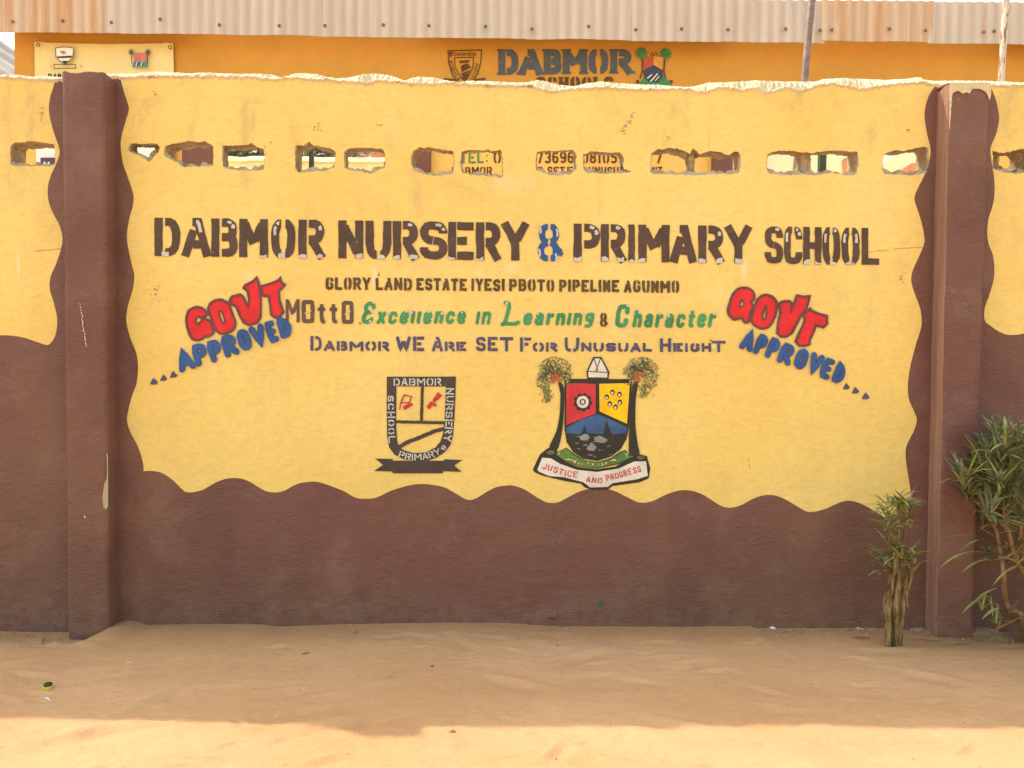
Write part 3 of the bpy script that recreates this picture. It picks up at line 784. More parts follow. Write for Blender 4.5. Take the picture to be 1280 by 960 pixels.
# broken mortar along the top
cm = MB(); rows = []
x = XL
while x <= XR:
    j = lambda s, a: a * noise.noise((x * s, 2.2, a))
    zl = W(x, LOW(x) + j(.21, 1.6) + j(.6, .8)).z
    ridge = .026 + .018 * noise.noise((x * .045, 9, 2)) + .008 * noise.noise((x * .3, 9, 2))
    zt = W(x, TOP(x) + j(.33, .9), ridge).z
    zt = max(zt, zl + 0.004)
    rows.append([(W(x, 0).x, .012, zl - .03), (W(x, 0).x, -.006 + .006*noise.noise((x*.25, 1, 0)), zl - .001 + .004*noise.noise((x*.5, 1, 6))), (W(x, 0).x, -.002 + .006*noise.noise((x*.3, 5, 0)), zl + .003 + .003*noise.noise((x*.7, 4, 6))),
                 (W(x, 0).x, ridge * .45 + .006*noise.noise((x*.5, 5, 7)), zl + (zt - zl) * (.55 + .4*noise.noise((x*.27, 3, 3)))), (W(x, 0).x, ridge, zt),
                 (W(x, 0).x, .062, zt - .004 + .006*noise.noise((x*.2, 8, 1))), (W(x, 0).x, TH + .004, zt - .02 + .008*noise.noise((x*.2, 3, 8))), (W(x, 0).x, TH - .01, zl - .05)])
    x += 1.3 if -60 < x < 1340 else 14
cm.grid(rows, 0, False)
cm.build('mortar_cap', M['cap'], wall)

# pillars
def pillar(lt, lb, rtp, rb, top_tab, yb, P=0.08, mirror=False, label=None):
    """lt/lb: left edge px at top / bottom, rtp/rb right edge; front face plane at Y=-P"""
    pm = MB(); topf = interp(top_tab); rows = []
    N = 64
    zb = W((lb + rb) / 2, yb, -P).z - 0.25
    prof = [(0, .03), (0, -P + .012), (.004, -P + .004), (.014, -P)] + [(q / 14, None) for q in range(1, 14)] + [(-.014, -P), (-.004, -P + .004), (0, -P + .012), (0, .03)]
    for k in range(N + 1):
        f = k / N
        rw = []
        for i, (u, Y) in enumerate(prof):
            y = None
            def edge(f2): return lb + (lt - lb) * f2, rb + (rtp - rb) * f2
            l, r = edge(f)
            yt_ = 95
            xl = W(l, yb + (yt_ - yb) * f, -P).x; xr = W(r, yb + (yt_ - yb) * f, -P).x
            if Y is None: X = xl + .014 + (xr - xl - .028) * u; YY = -P + .0025 * noise.noise((X * 6, f * 12, 4))
            elif i < 4: X = xl + u; YY = Y
            else: X = xr + u; YY = Y
            px = 640 + X * F / (3 - P)
            zt = W(px, topf(px), -P).z
            if Y is not None and Y > 0: zt -= 0.012
            z = zb + (zt - zb) * f
            X += (.0035 if Y is not None else .001) * noise.noise((i * .3 if i < 4 else 3 + i * .01, z * 17, 2)) + .003 * noise.noise((i > 8, z * 3, 6))
            rw.append((X, YY, z))
        rows.append(rw)
    pm.grid(rows, 0, True)
    tp = rows[-1]
    pm.add(tp, [list(range(len(tp)))], 1)
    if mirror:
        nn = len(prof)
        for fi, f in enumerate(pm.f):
            if len(f) == 4 and fi % (nn - 1) in (0, 1): pm.mi[fi] = 2  # left side face coloured paler to carry light from the left
    o = pm.build('pillar', [M['brown'], M['block'], M['sidelit']], wall)
    if label: o['label'] = label
    return o, rows
pl, _ = pillar(76, 84.5, 131, 136, [(70, 92), (78, 90.5), (84, 88.5), (90, 91), (100, 91.5), (108, 90), (112, 88.5), (118, 90), (121, 89), (126, 90.5), (131, 89.8), (136, 91)], 797, label='brown pillar with white scratch and tan scrape')
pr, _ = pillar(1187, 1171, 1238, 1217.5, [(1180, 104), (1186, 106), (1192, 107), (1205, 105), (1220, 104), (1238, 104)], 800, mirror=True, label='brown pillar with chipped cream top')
# chipped cream mortar on the right pillar's head
chip = MB()
cp = [(1186.8,105.5),(1194,104.5),(1206,103.5),(1222,103),(1237.5,103.2),(1238.5,108),(1239,118),(1237,125),(1235.5,121),(1233,116),(1228,112.5),(1222,111),(1216,111.5),(1212,116.5),(1208,115.5),(1203,117),(1198,113.5),(1194,115),(1190.5,118),(1189.5,128),(1188.6,142),(1187.2,160),(1186.6,160),(1186.6,130)]
fill(chip, catmull(cp, 3, True), -0.0835, 0, jit=0.25)
z = W(1212, 103.4, -.08).z
rows = []
for k in range(26):
    x = 1186.4 + 52 * k / 25
    e = noise.noise((k * .6, 3, 4)) * .004
    rows.append([W(x, 104, -.084) + Vector((0, 0, -.004)), W(x, 103.2, -.084) + Vector((0, 0, e * .5)), W(x, 103.2, -.084) + Vector((0, .03, .004 + e)), W(x, 103.2, -.084) + Vector((0, .10, .006 - e))])
chip.grid(rows, 0, False)
chip.build('chipped_mortar', M['cap'], pr)
# scratches on the left pillar
sc = MB()
for k in range(15):
    y = 379 + k * 3.7; x = 99.5 + k * .62 + rnd.uniform(-.9, .9)
    stroke(sc, [(x, y), (x + .5 + rnd.uniform(-.6, .6), y + rnd.uniform(2, 4))], rnd.uniform(.6, 1.3), -.0835, 0, .1)
fill(sc, [(133,567),(134.6,567),(135,600),(135,633),(132.5,637),(129,634),(128,622),(130,606),(133.5,598),(134,580)], -.0835, 1, jit=.3)
stroke(sc, [(105, 645), (107, 647)], 1.3, -.0835, 0)
for x, y in ((41, 552), (62, 548)): pass
sc.build('scratch', [M['white_scr'], M['scuff']], pl)
sr = MB()
stroke(sr, [(1173.5, 315), (1172, 340)], 2.0, -.064, 0, .5)
stroke(sr, [(1167, 432), (1168.5, 450)], .9, -.064, 0, .3)

# --- lettering --------------------------------------------------------------
Y0 = -0.0022
ttop, tbase = lin(193, 272, 1099, 285), lin(193, 320, 1099, 331.3)
title = [('D',193,225),('A',228,263),('B',264,297),('M',299,335),('O',339,369),('R',373,405),('N',423,454),('U',457,489),('R',491,522),('S',525,559),('E',560,592),('R',595,625),('Y',628,660),
         ('P',717,750),('R',751,782),('I',784,795),('M',798,837),('A',838,870),('R',873,904),('Y',907,939),('S',956,979),('C',980,1003),('H',1004,1027),('O',1028,1050.5),('O',1052,1074.5),('L',1077,1099)]
tm = MB()
for ch, a, b in title:
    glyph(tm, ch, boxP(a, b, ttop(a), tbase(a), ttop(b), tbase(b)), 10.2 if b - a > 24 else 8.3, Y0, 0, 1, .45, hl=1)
glyph(tm, '&', boxP(672.5, 704, 280, 326.5), 7.6, Y0, 2, 1, .3)
for (x, y) in ((676, 287), (697, 291), (675, 316), (696, 322)):
    stroke(tm, [(x-1.5, y-5), (x, y), (x-.5, y+5)], 2.2, Y0 - .002, 1, .4)
tm.build('title_lettering', [M['t_brown'], M['t_pale'], M['t_blue']], wall)

am = MB()
at_, ab_ = lin(407, 346.5, 849, 351), lin(407, 362, 849, 366)
for w, a, b in (('GLORY', 407, 463), ('LAND', 469.5, 515), ('ESTATE', 520.5, 583.5), ('IYESI', 589, 631), ('PBOTO', 636.5, 693), ('PIPELINE', 699, 774), ('AGUNMO', 780, 849)):
    words(am, w, a, b, at_, ab_, 3.5, Y0, 0, .2, jit=.3)
stroke(am, [(473, 345), (474, 341)], 1.2, Y0)
am.build('address_lettering', M['t_addr'], wall)

mm = MB()
glyph(mm, 'M', boxP(357, 374.5, 374, 403), 3.8, Y0, 0, 0)
for ch, a, b in (('O', 377, 393), ('O', 427, 442)):
    cx = (a+b)/2; y0, y1 = 375 + (a > 400), 404 + (a > 400)
    stroke(mm, [((a+b)/2, y0+2.5), (b-3.5, y0+2.5), (b-2.5, y0+4), (b-2.5, y1-4), (b-3.5, y1-2.5), (a+3.5, y1-2.5), (a+2.5, y1-4), (a+2.5, y0+4), (a+3.5, y0+2.5)], 5.0, Y0, 0, .25, 1, closed=True)
    stroke(mm, [(a + 4, y1 - 12), (b - 4, y1 - 16)], 1.6, Y0 - .001, 1, .1)
for a in (397, 412): glyph(mm, 't', boxP(a, a + 12, 383, 404.5), 4.6, Y0, 0, 1)
mm.build('motto_lettering', [M['t_motto'], M['yellow']], wall)

em = MB()
kw = dict(shear=.18, jit=.3, roundcap=True)
def green(w, a, b, t0, b0, t, big=False):
    words(em, w, a, b, (lambda x: t0), (lambda x: b0), t, Y0, 0, .3, smooth=1, **kw)
G['3e'] = [[(1,.80),(.88,.98),(.55,1),(.25,.96),(.14,.82),(.16,.64),(.30,.54),(.62,.52)],[(.34,.52),(.08,.40),(0,.22),(.08,.05),(.3,0),(.66,.02),(.92,.16)]]
glyph(em, '3e', boxP(451, 467, 377, 405, shear=.12), 5.0, Y0, 0, 1, .3, True)
stroke(em, [(451, 404), (449, 404.5)], 3, Y0)
green('xcellence', 470, 581, 389, 405, 4.3)
green('in', 594, 612, 389, 405.5, 4.0)
stroke(em, [(632, 378.5), (637, 380), (634.5, 393), (631, 404), (628, 405.5)], 5, Y0, 0, .3, 1, roundcap=True)
stroke(em, [(631, 404.5), (645, 405), (648, 403)], 4.6, Y0 - .0006, 0, .3, 0, roundcap=True)
green('earning', 653, 741, 391, 406.5, 4.3)
glyph(em, 'C', boxP(768, 784, 380.5, 409.5, shear=.14), 5.4, Y0, 0, 1, .3, True)
green('haracter', 790, 893, 392, 409.5, 4.3)
glyph(em, '&', boxP(750, 760, 391, 408.5), 3.2, Y0, 2, 1)
for (x, y) in [(466, 378.5), (465, 389), (508, 389.5), (514, 391), (536, 390), (553, 391.5), (577, 391), (633, 379), (657, 391), (672, 393), (688, 391), (727, 392), (784, 382), (793, 392), (800, 391), (824, 393), (836, 395), (851, 392), (868, 392), (893, 392), (463, 402), (484, 391)]:
    disc(em, x + rnd.uniform(-.6, .6), y + rnd.uniform(-.5, .5), rnd.uniform(1.2, 2.2), Y0 - .0022, 1, 8, jit=.4)
em.build('slogan_lettering', [M['t_green'], M['t_pale'], M['t_addr']], wall)

vm = MB()
vt, vb = lin(388, 420, 907, 423), lin(388, 438.5, 907, 440)
vs_ = lambda x: vt(x) + 6.2
for w, a, b, f, t in (('D', 388, 402, vt, 3.7), ('ABMOR', 405, 486, vs_, 3.4), ('WE', 495, 530, vt, 4.0), ('A', 540, 553.5, vt, 3.6), ('RE', 556, 582.5, vs_, 3.4), ('SE', 595, 622, vt, 3.8), ('T', 625, 641.5, vt, 3.8),
                      ('F', 650, 664, vt, 3.8), ('OR', 666, 696.5, vs_, 3.4), ('U', 706, 724, vt, 3.7), ('NUSUAL', 726.5, 815, vs_, 3.4), ('H', 825, 839, vt, 3.8), ('EIGH', 841.5, 889, vs_, 3.4), ('T', 890, 907, (lambda x: vt(x) + 3), 3.4)):
    words(vm, w, a, b, f, vb, t, Y0, 0, .2, jit=.25)
disc(vm, 888.5, 425.5, 1.1, Y0 - .002, 1, 8)
vm.build('pledge_lettering', [M['t_purple'], M['c_black']], wall)

def sc_pts(L, ox, oy, s): return [(ox + x / s, oy + y / s) for x, y in L]
def approval(polys, ox, oy, s, letters, O, ang, hs, t, dots, nm):
    bm_ = MB()
    for gi, (poly, hl) in enumerate(polys):
        p = sc_pts(poly, ox, oy, s); hh = sc_pts(hl, ox, oy, s) if hl else None
        if gi < 2: p = catmull(p, 3, True)
        cx = sum(q[0] for q in p) / len(p)
        fill(bm_, p, Y0 - rnd.uniform(0, .0004), 0, [catmull(hh, 3, True)] if hh else ())
        stroke(bm_, p, 2.9, Y0 - .0022, 1, .3, closed=True)
        if hh: stroke(bm_, catmull(hh, 3, True), 2.0, Y0 - .0022, 1, .2, closed=True)
    lt = [(c, (a - 6) / s, (b + 6) / s, (l - 5) / s) for c, a, b, l in letters]
    rot_words(bm_, lt, (ox + O[0] / s, oy + O[1] / s), ang, (hs + 10) / s, t + 1.3, Y0 - .0026, 3, jit=.3, roundcap=True)
    rot_words(bm_, lt, (ox + O[0] / s, oy + O[1] / s), ang, (hs + 10) / s, t, Y0 - .0046, 2, jit=.25, roundcap=True)
    for x, y, r in dots:
        X, Yy = ox + x / s, oy + y / s; q = r / s
        fill(bm_, [(X - q, Yy + q * .75), (X - q * .7, Yy - q * .1), (X - q * .1, Yy - q), (X + q * .5, Yy - q * .3), (X + q, Yy + q * .3), (X + q * .3, Yy + q * .8)], Y0, 3, jit=.3)
    return bm_.build('approval_lettering', [M['t_red'], M['t_outl'], M['t_blue'], M['t_purple']], wall, label=nm)
# solid blue bubble letters share the stroke alphabet without stencil gaps
SOL = {'A': [[(0,0),(.5,1),(1,0)],[(.2,.3),(.8,.3)]], 'P': [[(.1,0),(.1,1),(.75,1),(1,.86),(1,.6),(.75,.45),(.1,.45)]], 'R': [[(.1,0),(.1,1),(.7,1),(.95,.86),(.95,.66),(.7,.52),(.1,.5)],[(.45,.5),(1,0)]],
       'O': [[(.5,1),(.15,.92),(0,.7),(0,.3),(.15,.08),(.5,0),(.85,.08),(1,.3),(1,.7),(.85,.92),(.5,1)]], 'V': [[(0,1),(.5,0),(1,1)]], 'E': [[(1,1),(.05,1),(.05,0),(1,0)],[(.05,.5),(.85,.5)]],
       'D': [[(.05,0),(.05,1),(.5,.9),(1,.55),(1,.3),(.65,0),(.05,0)]]}
GS = dict(G); G.update(SOL)
approval([
 ([(318,395),(335,350),(380,325),(430,330),(462,352),(468,385),(440,400),(470,418),(495,430),(520,500),(512,525),(475,545),(458,538),(440,560),(400,572),(360,560),(335,515),(318,450)], [(388,440),(396,402),(410,390),(420,405),(434,415),(428,426),(404,448)]),
 ([(482,330),(502,290),(550,268),(600,275),(640,310),(665,380),(685,440),(670,490),(620,520),(570,520),(535,490),(512,430),(487,370)], [(562,365),(575,352),(590,375),(603,415),(604,438),(592,446),(575,412)]),
 ([(642,275),(660,245),(720,228),(745,245),(765,300),(780,322),(786,260),(775,200),(745,180),(760,160),(815,130),(845,100),(858,140),(870,200),(875,300),(872,400),(850,440),(790,460),(745,440),(715,380),(690,320),(650,300)], None),
 ([(880,165),(940,150),(1010,120),(1022,100),(1030,140),(1058,155),(1025,190),(1010,205),(1015,270),(1035,330),(1045,360),(1020,390),(980,402),(955,380),(945,310),(935,240),(900,240),(880,215)], None)],
 180, 330, 6.0, [('A',6,126,0),('P',132,236,4),('P',250,345,-4),('R',360,470,0),('O',492,578,8),('V',594,698,4),('E',712,782,2),('D',806,895,10)], (268, 815), -R(17.8), 158, 6.6,
 [(75,882,30),(148,856,28),(222,829,30)], 'red and blue lettering rising to the right')
approval([
 ([(60,250),(85,170),(130,118),(185,112),(232,135),(243,185),(222,212),(232,245),(215,290),(205,350),(175,355),(150,325),(105,335),(70,310),(58,280)], [(137,245),(150,207),(162,198),(170,225),(160,240)]),
 ([(250,230),(275,185),(320,160),(370,175),(400,215),(400,270),(380,335),(345,385),(300,400),(250,380),(224,345),(232,290)], [(300,320),(310,280),(325,238),(330,270),(322,320),(308,338)]),
 ([(420,220),(450,205),(490,205),(510,225),(500,290),(525,215),(545,165),(590,175),(635,170),(622,225),(605,275),(570,310),(540,370),(510,430),(470,455),(430,455),(405,430),(410,360),(425,290)], None),
 ([(590,300),(620,275),(637,258),(650,275),(700,295),(755,310),(757,365),(730,390),(680,375),(660,430),(635,480),(632,510),(600,520),(560,520),(535,490),(555,440),(585,380),(600,340)], None)],
 900, 340, 5.645, [('A',4,90,0),('P',102,172,0),('P',190,262,4),('R',280,376,0),('O',404,482,4),('V',502,590,6),('E',598,668,2),('D',694,764,4)], (134, 533), R(20), 142, 6.2,
 [(893,808,26),(958,836,28),(1030,876,29)], 'red and blue lettering falling to the right')
G.clear(); G.update(GS)

# --- school crest ------------------------------------------------------------
o1 = lambda L: sc_pts(L, 460, 455, 6.62)
k1 = MB()
shield = [(155,105),(440,106),(728,103),(722,300),(715,450),(704,590),(684,665),(640,725),(570,775),(500,798),(400,802),(300,790),(220,750),(175,690),(158,600),(154,400)]
inner = [(235,185),(440,186),(645,185),(640,300),(635,450),(625,560),(600,640),(560,690),(480,730),(380,738),(300,715),(260,690),(242,640),(233,500)]
fill(k1, o1(shield), Y0, 0, [o1(inner)], jit=.15)
for L, t in (([(450,180),(442,472)], 3.6), ([(228,478),(440,482),(640,487)], 3.8), ([(252,690),(330,645),(460,595),(560,552),(635,535)], 4.8)):
    stroke(k1, o1(L), t, Y0 - .0006, 0, .3)
fill(k1, o1([(60,783),(205,787),(205,800),(630,800),(630,788),(780,795),(712,840),(775,893),(620,888),(620,905),(205,905),(200,888),(50,885),(125,835)]), Y0 - .0012, 0, jit=.1)
crest = k1.build('school_crest', M['c_brown'], wall, label='dark brown shield with red cap and scroll above a plain ribbon')
k2 = MB(); h = 8.6
arc_words(k2, 'DABMOR', o1([(212,180),(605,178)]), 9.2, 1.7, Y0 - .002, 0, .25)
arc_words(k2, 'SCHOOL', o1([(162,262),(166,440),(170,645)]), 7.6, 1.7, Y0 - .002, 0, .3)
arc_words(k2, 'NURSERY', o1([(648,200),(645,380),(640,520),(632,640)]), 8.6, 1.6, Y0 - .002, 0, .25)
arc_words(k2, '&', o1([(622,665),(596,700)]), 6.0, 1.4, Y0 - .002, 0)
arc_words(k2, 'PRIMARY', o1([(250,768),(330,796),(420,800),(520,780),(606,745)]), 8.2, 1.6, Y0 - .002, 0, .2)
k2.build('crest_lettering', M['t_pale'], crest)
k3 = MB()
stroke(k3, o1([(300,255),(360,270),(340,320),(275,322)]), 1.5, Y0 - .0008, 0, .2, closed=True)
fill(k3, o1([(290,350),(340,325),(368,322),(370,338),(330,368),(300,384)]), Y0 - .0008, 0, jit=.3)
stroke(k3, o1([(300,255),(272,320),(262,378)]), 1.7, Y0 - .0012, 0, .2)
stroke(k3, o1([(495,365),(535,318)]), [6.0, 4.5], Y0 - .0008, 0, .4)
stroke(k3, o1([(540,312),(598,248)]), [3.5, 7.5], Y0 - .0008, 0, .4)
stroke(k3, o1([(538,318),(552,352)]), 2.2, Y0 - .0013, 0, .3)
stroke(k3, o1([(540,322),(568,345)]), 1.8, Y0 - .0015, 0, .3)
k3.build('crest_emblem', M['c_red'], crest)

# --- state crest -------------------------------------------------------------
o2 = lambda L: sc_pts(L, 650, 435, 5.19)
s1 = MB()
fill(s1, o2([(85,790),(105,740),(130,690),(180,650),(240,655),(245,690),(290,738),(380,772),(500,786),(620,768),(715,712),(770,688),(822,700),(846,780),(836,845),(780,870),(600,895),(575,915),(470,922),(420,905),(395,880),(280,860),(150,830),(95,805)]), Y0, 0, jit=.2)
fill(s1, o2([(287,200),(725,202),(722,350),(707,520),(692,590),(655,655),(590,705),(500,733),(410,718),(345,675),(302,610),(288,520),(290,350)]), Y0 - .0014, 0, jit=.15)
fill(s1, catmull(o2([(248,225),(272,230),(286,280),(284,420),(270,560),(237,668),(188,655),(235,540),(258,420),(262,300)]), 3, True), Y0 - .0018, 0, jit=.2)
fill(s1, catmull(o2([(735,220),(766,232),(752,330),(748,480),(760,600),(774,694),(712,694),(706,600),(713,480),(722,340)]), 3, True), Y0 - .0018, 0, jit=.2)
stroke(s1, o2([(478,62),(526,62),(575,155),(570,198),(440,196),(435,155)]), 1.6, Y0 - .0012, 0, .2, closed=True)
for L in ([(438,152),(572,158)], [(480,64),(505,150)], [(524,64),(490,152)]): stroke(s1, o2(L), 1.0, Y0 - .0016, 0, .1)
sc2 = s1.build('state_crest', M['c_black'], wall, label='coloured shield between two palm trees over a white scroll')
s1x = MB(); s2 = MB()
fill(s2, o2([(300,225),(492,235),(492,425),(300,500)]), Y0 - .0024, 0, jit=.25)
fill(s2, o2([(515,232),(712,228),(695,492),(515,412)]), Y0 - .0024, 1, jit=.25)
fill(s2, o2([(300,520),(400,465),(500,430),(600,470),(694,515),(694,552),(600,562),(560,470),(540,560),(430,552),(420,500),(395,560),(300,552)]), Y0 - .0024, 2, jit=.3)
fill(s2, o2([(232,688),(300,652),(345,690),(420,735),(500,747),(590,722),(652,678),(682,668),(716,708),(640,748),(500,776),(380,762),(290,730)]), Y0 - .0021, 3, jit=.4)
stroke(s1x, o2([(232,688),(300,652),(345,690),(420,735),(500,747),(590,722),(652,678),(682,668),(716,708),(640,748),(500,776),(380,762),(290,730)]), 2.2, Y0 - .0019, 0, .2, closed=True)
for k in range(70):
    x = rnd.uniform(250, 700); u = (x - 475) / 235
    y = 752 - 75 * u * u + rnd.uniform(-8, 12)
    stroke(s2, o2([(x, y), (x + rnd.uniform(-8, 14), y + rnd.uniform(-6, 6))]), rnd.uniform(.8, 1.8), Y0 - .003, rnd.choice((3, 3, 1, 4, 5)), .3)
fill(s2, o2([(112,790),(145,712),(200,716),(260,752),(370,790),(500,803),(640,782),(740,737),(818,735),(828,830),(760,852),(600,878),(570,900),(455,905),(410,870),(290,840),(190,830),(122,802)]), Y0 - .0012, 4, jit=.25)
fill(s2, o2([(482,68),(522,68),(568,156),(564,190),(446,188),(442,156)]), Y0 - .0008, 4, jit=.1)
n = 36
fill(s2, [(650 + (408 + (62 if k % 4 < 2 else 52) * math.cos(2*math.pi*k/n)) / 5.19, 435 + (352 + (62 if k % 4 < 2 else 52) * math.sin(2*math.pi*k/n)) / 5.19) for k in range(n)], Y0 - .0030, 6)
for r, mi, dz in ((40, 4, .0036), (20, 6, .0042), (12, 4, .0048)):
    c = o2([(407, 350)])[0]; disc(s2, c[0], c[1], r / 5.19, Y0 - dz, mi, 18, jit=.25)
for x, y in ((600,287),(645,300),(648,352),(620,383),(582,362),(563,318)):
    c = o2([(x, y)])[0]; disc(s2, c[0], c[1], 2.9, Y0 - .0030, 6, 12, 3.4)
    disc(s2, c[0] - .2, c[1] + .9, 1.5, Y0 - .0036, 4, 10, 1.8)
for L in ([(385,578),(420,553),(455,575),(440,602),(395,600)], [(480,582),(520,570),(572,598),(540,620),(490,606)], [(430,652),(460,612),(500,645),(480,668),(450,662)]):
    fill(s2, o2(L), Y0 - .0030, 7, jit=.5)
for k in range(26):
    x, y = rnd.uniform(370, 600), rnd.uniform(560, 720)
    stroke(s2, o2([(x, y), (x + rnd.uniform(-30, 30), y + rnd.uniform(-8, 8))]), rnd.uniform(.5, 1.0), Y0 - .0034, 7, .2)
for x, y in ((198, 678), (785, 710)): disc(s2, *o2([(x, y)])[0], 5.2, Y0 - .0030, 8, 14, 2.8, jit=.3)
for cx, cy in ((240, 195), (770, 185)):
    for k in range(16): 
        c = o2([(cx + rnd.gauss(0, 17), cy + rnd.gauss(0, 17))])[0]; disc(s2, *c, rnd.uniform(1.2, 2.3), Y0 - .0042, 5, 8)
s2.build('crest_field', [M['c_red'], M['c_yel'], M['c_blue'], M['c_green'], M['c_white'], M['c_rust'], M['c_black'], M['c_grey'], M['c_leaf']], sc2)
s1x.build('mound_outline', M['c_black'], sc2)
s3 = MB()
for cx, cy, mir in ((228, 168, 1), (778, 160, -1)):
    for k in range(15):
        a = R(rnd.uniform(-15, 195)); r = rnd.uniform(75, 118)
        ex, ey = cx + math.cos(a) * r * 1.0, cy - math.sin(a) * r * .95 
        ex -= mir * 6
        droop = 18 + 40 * abs(math.cos(a))
        pts = [(cx, cy + 10), (cx + (ex-cx) * .5, cy + (ey-cy) * .62), (ex, ey + droop)]
        fr = catmull(pts, 7)
        for i in range(2, len(fr)):
            x, y = fr[i]
            for q in range(3):
                dx, dy = rnd.uniform(-13, 13), rnd.uniform(2, 20)
                stroke(s3, o2([(x, y), (x + dx, y + dy)]), rnd.uniform(.5, 1.0), Y0 - .0024 - rnd.random() * .0012, rnd.choices((0, 1, 2, 3), (5, 3, 1.6, 1.2))[0], .1)
for cx, cy, rx, ry, n in ((225, 135, 108, 80, 620), (155, 205, 50, 58, 200), (178, 290, 20, 55, 45), (300, 165, 40, 30, 60), (790, 135, 108, 78, 620), (848, 205, 45, 58, 180), (805, 270, 18, 45, 40), (705, 150, 40, 26, 70)):
    for k in range(n):
        a = rnd.uniform(0, 2*math.pi); r = rnd.random() ** .55
        x, y = cx + math.cos(a) * r * rx, cy + math.sin(a) * r * ry
        stroke(s3, o2([(x, y), (x + rnd.uniform(-9, 9), y + rnd.uniform(3, 13))]), rnd.uniform(.45, .95), Y0 - .0019 - rnd.random() * .0008, rnd.choices((0, 1, 2, 3, 4), (4, 1.8, .5, 2.4, 4.2))[0], .1)
for k in range(60):
    x, y = rnd.gauss(175, 14), rnd.uniform(260, 345); stroke(s3, o2([(x, y), (x + rnd.uniform(-8, 4), y + 14)]), .7, Y0 - .0026, rnd.choice((0, 0, 2)), .1)
    x, y = rnd.gauss(805, 18), rnd.uniform(225, 315); stroke(s3, o2([(x, y), (x + rnd.uniform(-4, 8), y + 14)]), .7, Y0 - .0026, rnd.choice((0, 0, 2)), .1)
s3.build('crest_palm_fronds', [M['c_leaf'], M['c_black'], M['c_green'], M['yellow'], M['c_olive']], sc2)
s4 = MB()
arc_words(s4, 'JUSTICE', o2([(140,782),(200,800),(290,832),(372,842)]), 7.6, 1.2, Y0 - .003, 0, .35)
arc_words(s4, 'AND', o2([(428,868),(480,874),(532,880)]), 6.8, 1.2, Y0 - .003, 0, .35)
arc_words(s4, 'PROGRESS', o2([(562,862),(640,846),(720,820),(790,802)]), 7.6, 1.2, Y0 - .003, 0, .35)
s4.build('crest_lettering', M['c_red'], sc2)

# --- marks on the wall -------------------------------------------------------
mk = MB()
def crack(x0, y0, x1, y1, t, mi=0, wob=1.5, n=14):
    pts = [(x0 + (x1-x0)*k/n, y0 + (y1-y0)*k/n + wob * noise.noise((x0 + k * .9, y0, 2))) for k in range(n + 1)]
    stroke(mk, pts, t, Y0 + .0008, mi, .2)
crack(1085, 315, 1110, 312, .6); crack(1118, 311, 1152, 309, .6); crack(42, 314, 76, 311, .7)
crack(936, 572, 937, 586, .6)
for cx, cy, s, n in ((785, 153, 7, 22), (398, 162, 4, 7), (474, 156, 2, 3), (51, 145, 3, 8), (193, 116, 2, 3), (193, 368, 5, 9), (1129, 346, 3, 6), (834, 171, 2, 2), (1135, 160, 2, 3), (120, 0, 0, 0), (335, 178, 5, 3), (880, 72, 0, 0)):
    for k in range(n):
        x, y = rnd.gauss(cx, s * .6), rnd.gauss(cy, s)
        if s > 6: x, y = cx + (y - cy) * -.55 + rnd.gauss(0, 2), y
        fill(mk, [(x + rnd.uniform(.5, 1.8) * math.cos(a), y + rnd.uniform(.5, 1.7) * math.sin(a)) for a in (0, 1.2, 2.5, 3.7, 5)], Y0 + .0006 - rnd.random() * .0003, 1)
fill(mk, [(748, 753), (752, 751.5), (755, 753.5), (755, 757), (752, 759), (748, 757)], Y0, 2, jit=.4)
mk.build('paint_scar', [M['crack'], M['block'], simple('dull_green_splash', (0.045, 0.11, 0.06))], wall)
# stone bedded in the wall's foot
def stone(name, mat, c, sx, sy, sz, seed, parent=None, sub=3, **kw):
    bm_ = bmesh.new(); bmesh.ops.create_icosphere(bm_, subdivisions=sub, radius=1)
    mb = MB(); vs = []
    for v in bm_.verts:
        d = 1 + .28 * noise.noise(v.co * 1.3 + Vector((seed, 0, 0))) + .12 * noise.noise(v.co * 3.5 + Vector((0, seed, 0)))
        vs.append((c[0] + v.co.x * d * sx, c[1] + v.co.y * d * sy, c[2] + v.co.z * d * sz))
    bm_.verts.ensure_lookup_table()
    mb.add(vs, [[v.index for v in f.verts] for f in bm_.faces], 0, False); bm_.free()
    return mb.build(name, mat, parent, **kw)
stone('bedded_stone', M['brown'], W(691, 770) + Vector((0, .004, 0)), .018, .012, .014, 5, wall)

# ------------------------------------------------------------------ school building behind
YB = 2.5
bld = empty('school_building', (W(640, 480, YB).x, YB + 2.4, 0), label='orange school building behind the wall with corrugated zinc eave and painted name', cat='building')
bx = lambda px, py=205, Y=YB: W(px, py, Y).x
bz = lambda py, px=640, Y=YB: W(px, py, Y).z
DEP = 4.5
z_l = bz(150)                                             # lintel
zt_ = lambda px: W(px, 30, YB).z
b1 = MB()
def wallseg(x0, x1, z0, z1, Y=YB, th=.15, mi=0, mb=b1): mb.box(x0, x1, Y, Y + th, z0, z1, mi)
XA, XB = bx(18, 70), bx(1900)
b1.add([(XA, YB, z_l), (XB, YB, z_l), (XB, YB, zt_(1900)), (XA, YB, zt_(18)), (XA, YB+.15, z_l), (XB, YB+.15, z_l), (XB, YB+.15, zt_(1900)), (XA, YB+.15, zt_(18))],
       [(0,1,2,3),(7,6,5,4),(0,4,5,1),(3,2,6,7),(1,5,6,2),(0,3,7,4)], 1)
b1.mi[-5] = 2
segs = [(XA, bx(240)), (bx(530), bx(898)), (bx(1236), XB)]
for a, c in segs: wallseg(a, c, -.1, z_l - .002)
wallseg(XA, XA + .15, -.1, zt_(18) - .2, YB + .152, .3)                            # end walls and back wall
wallseg(XB - .15, XB, -.1, zt_(1900) - .2, YB + .152, .3)
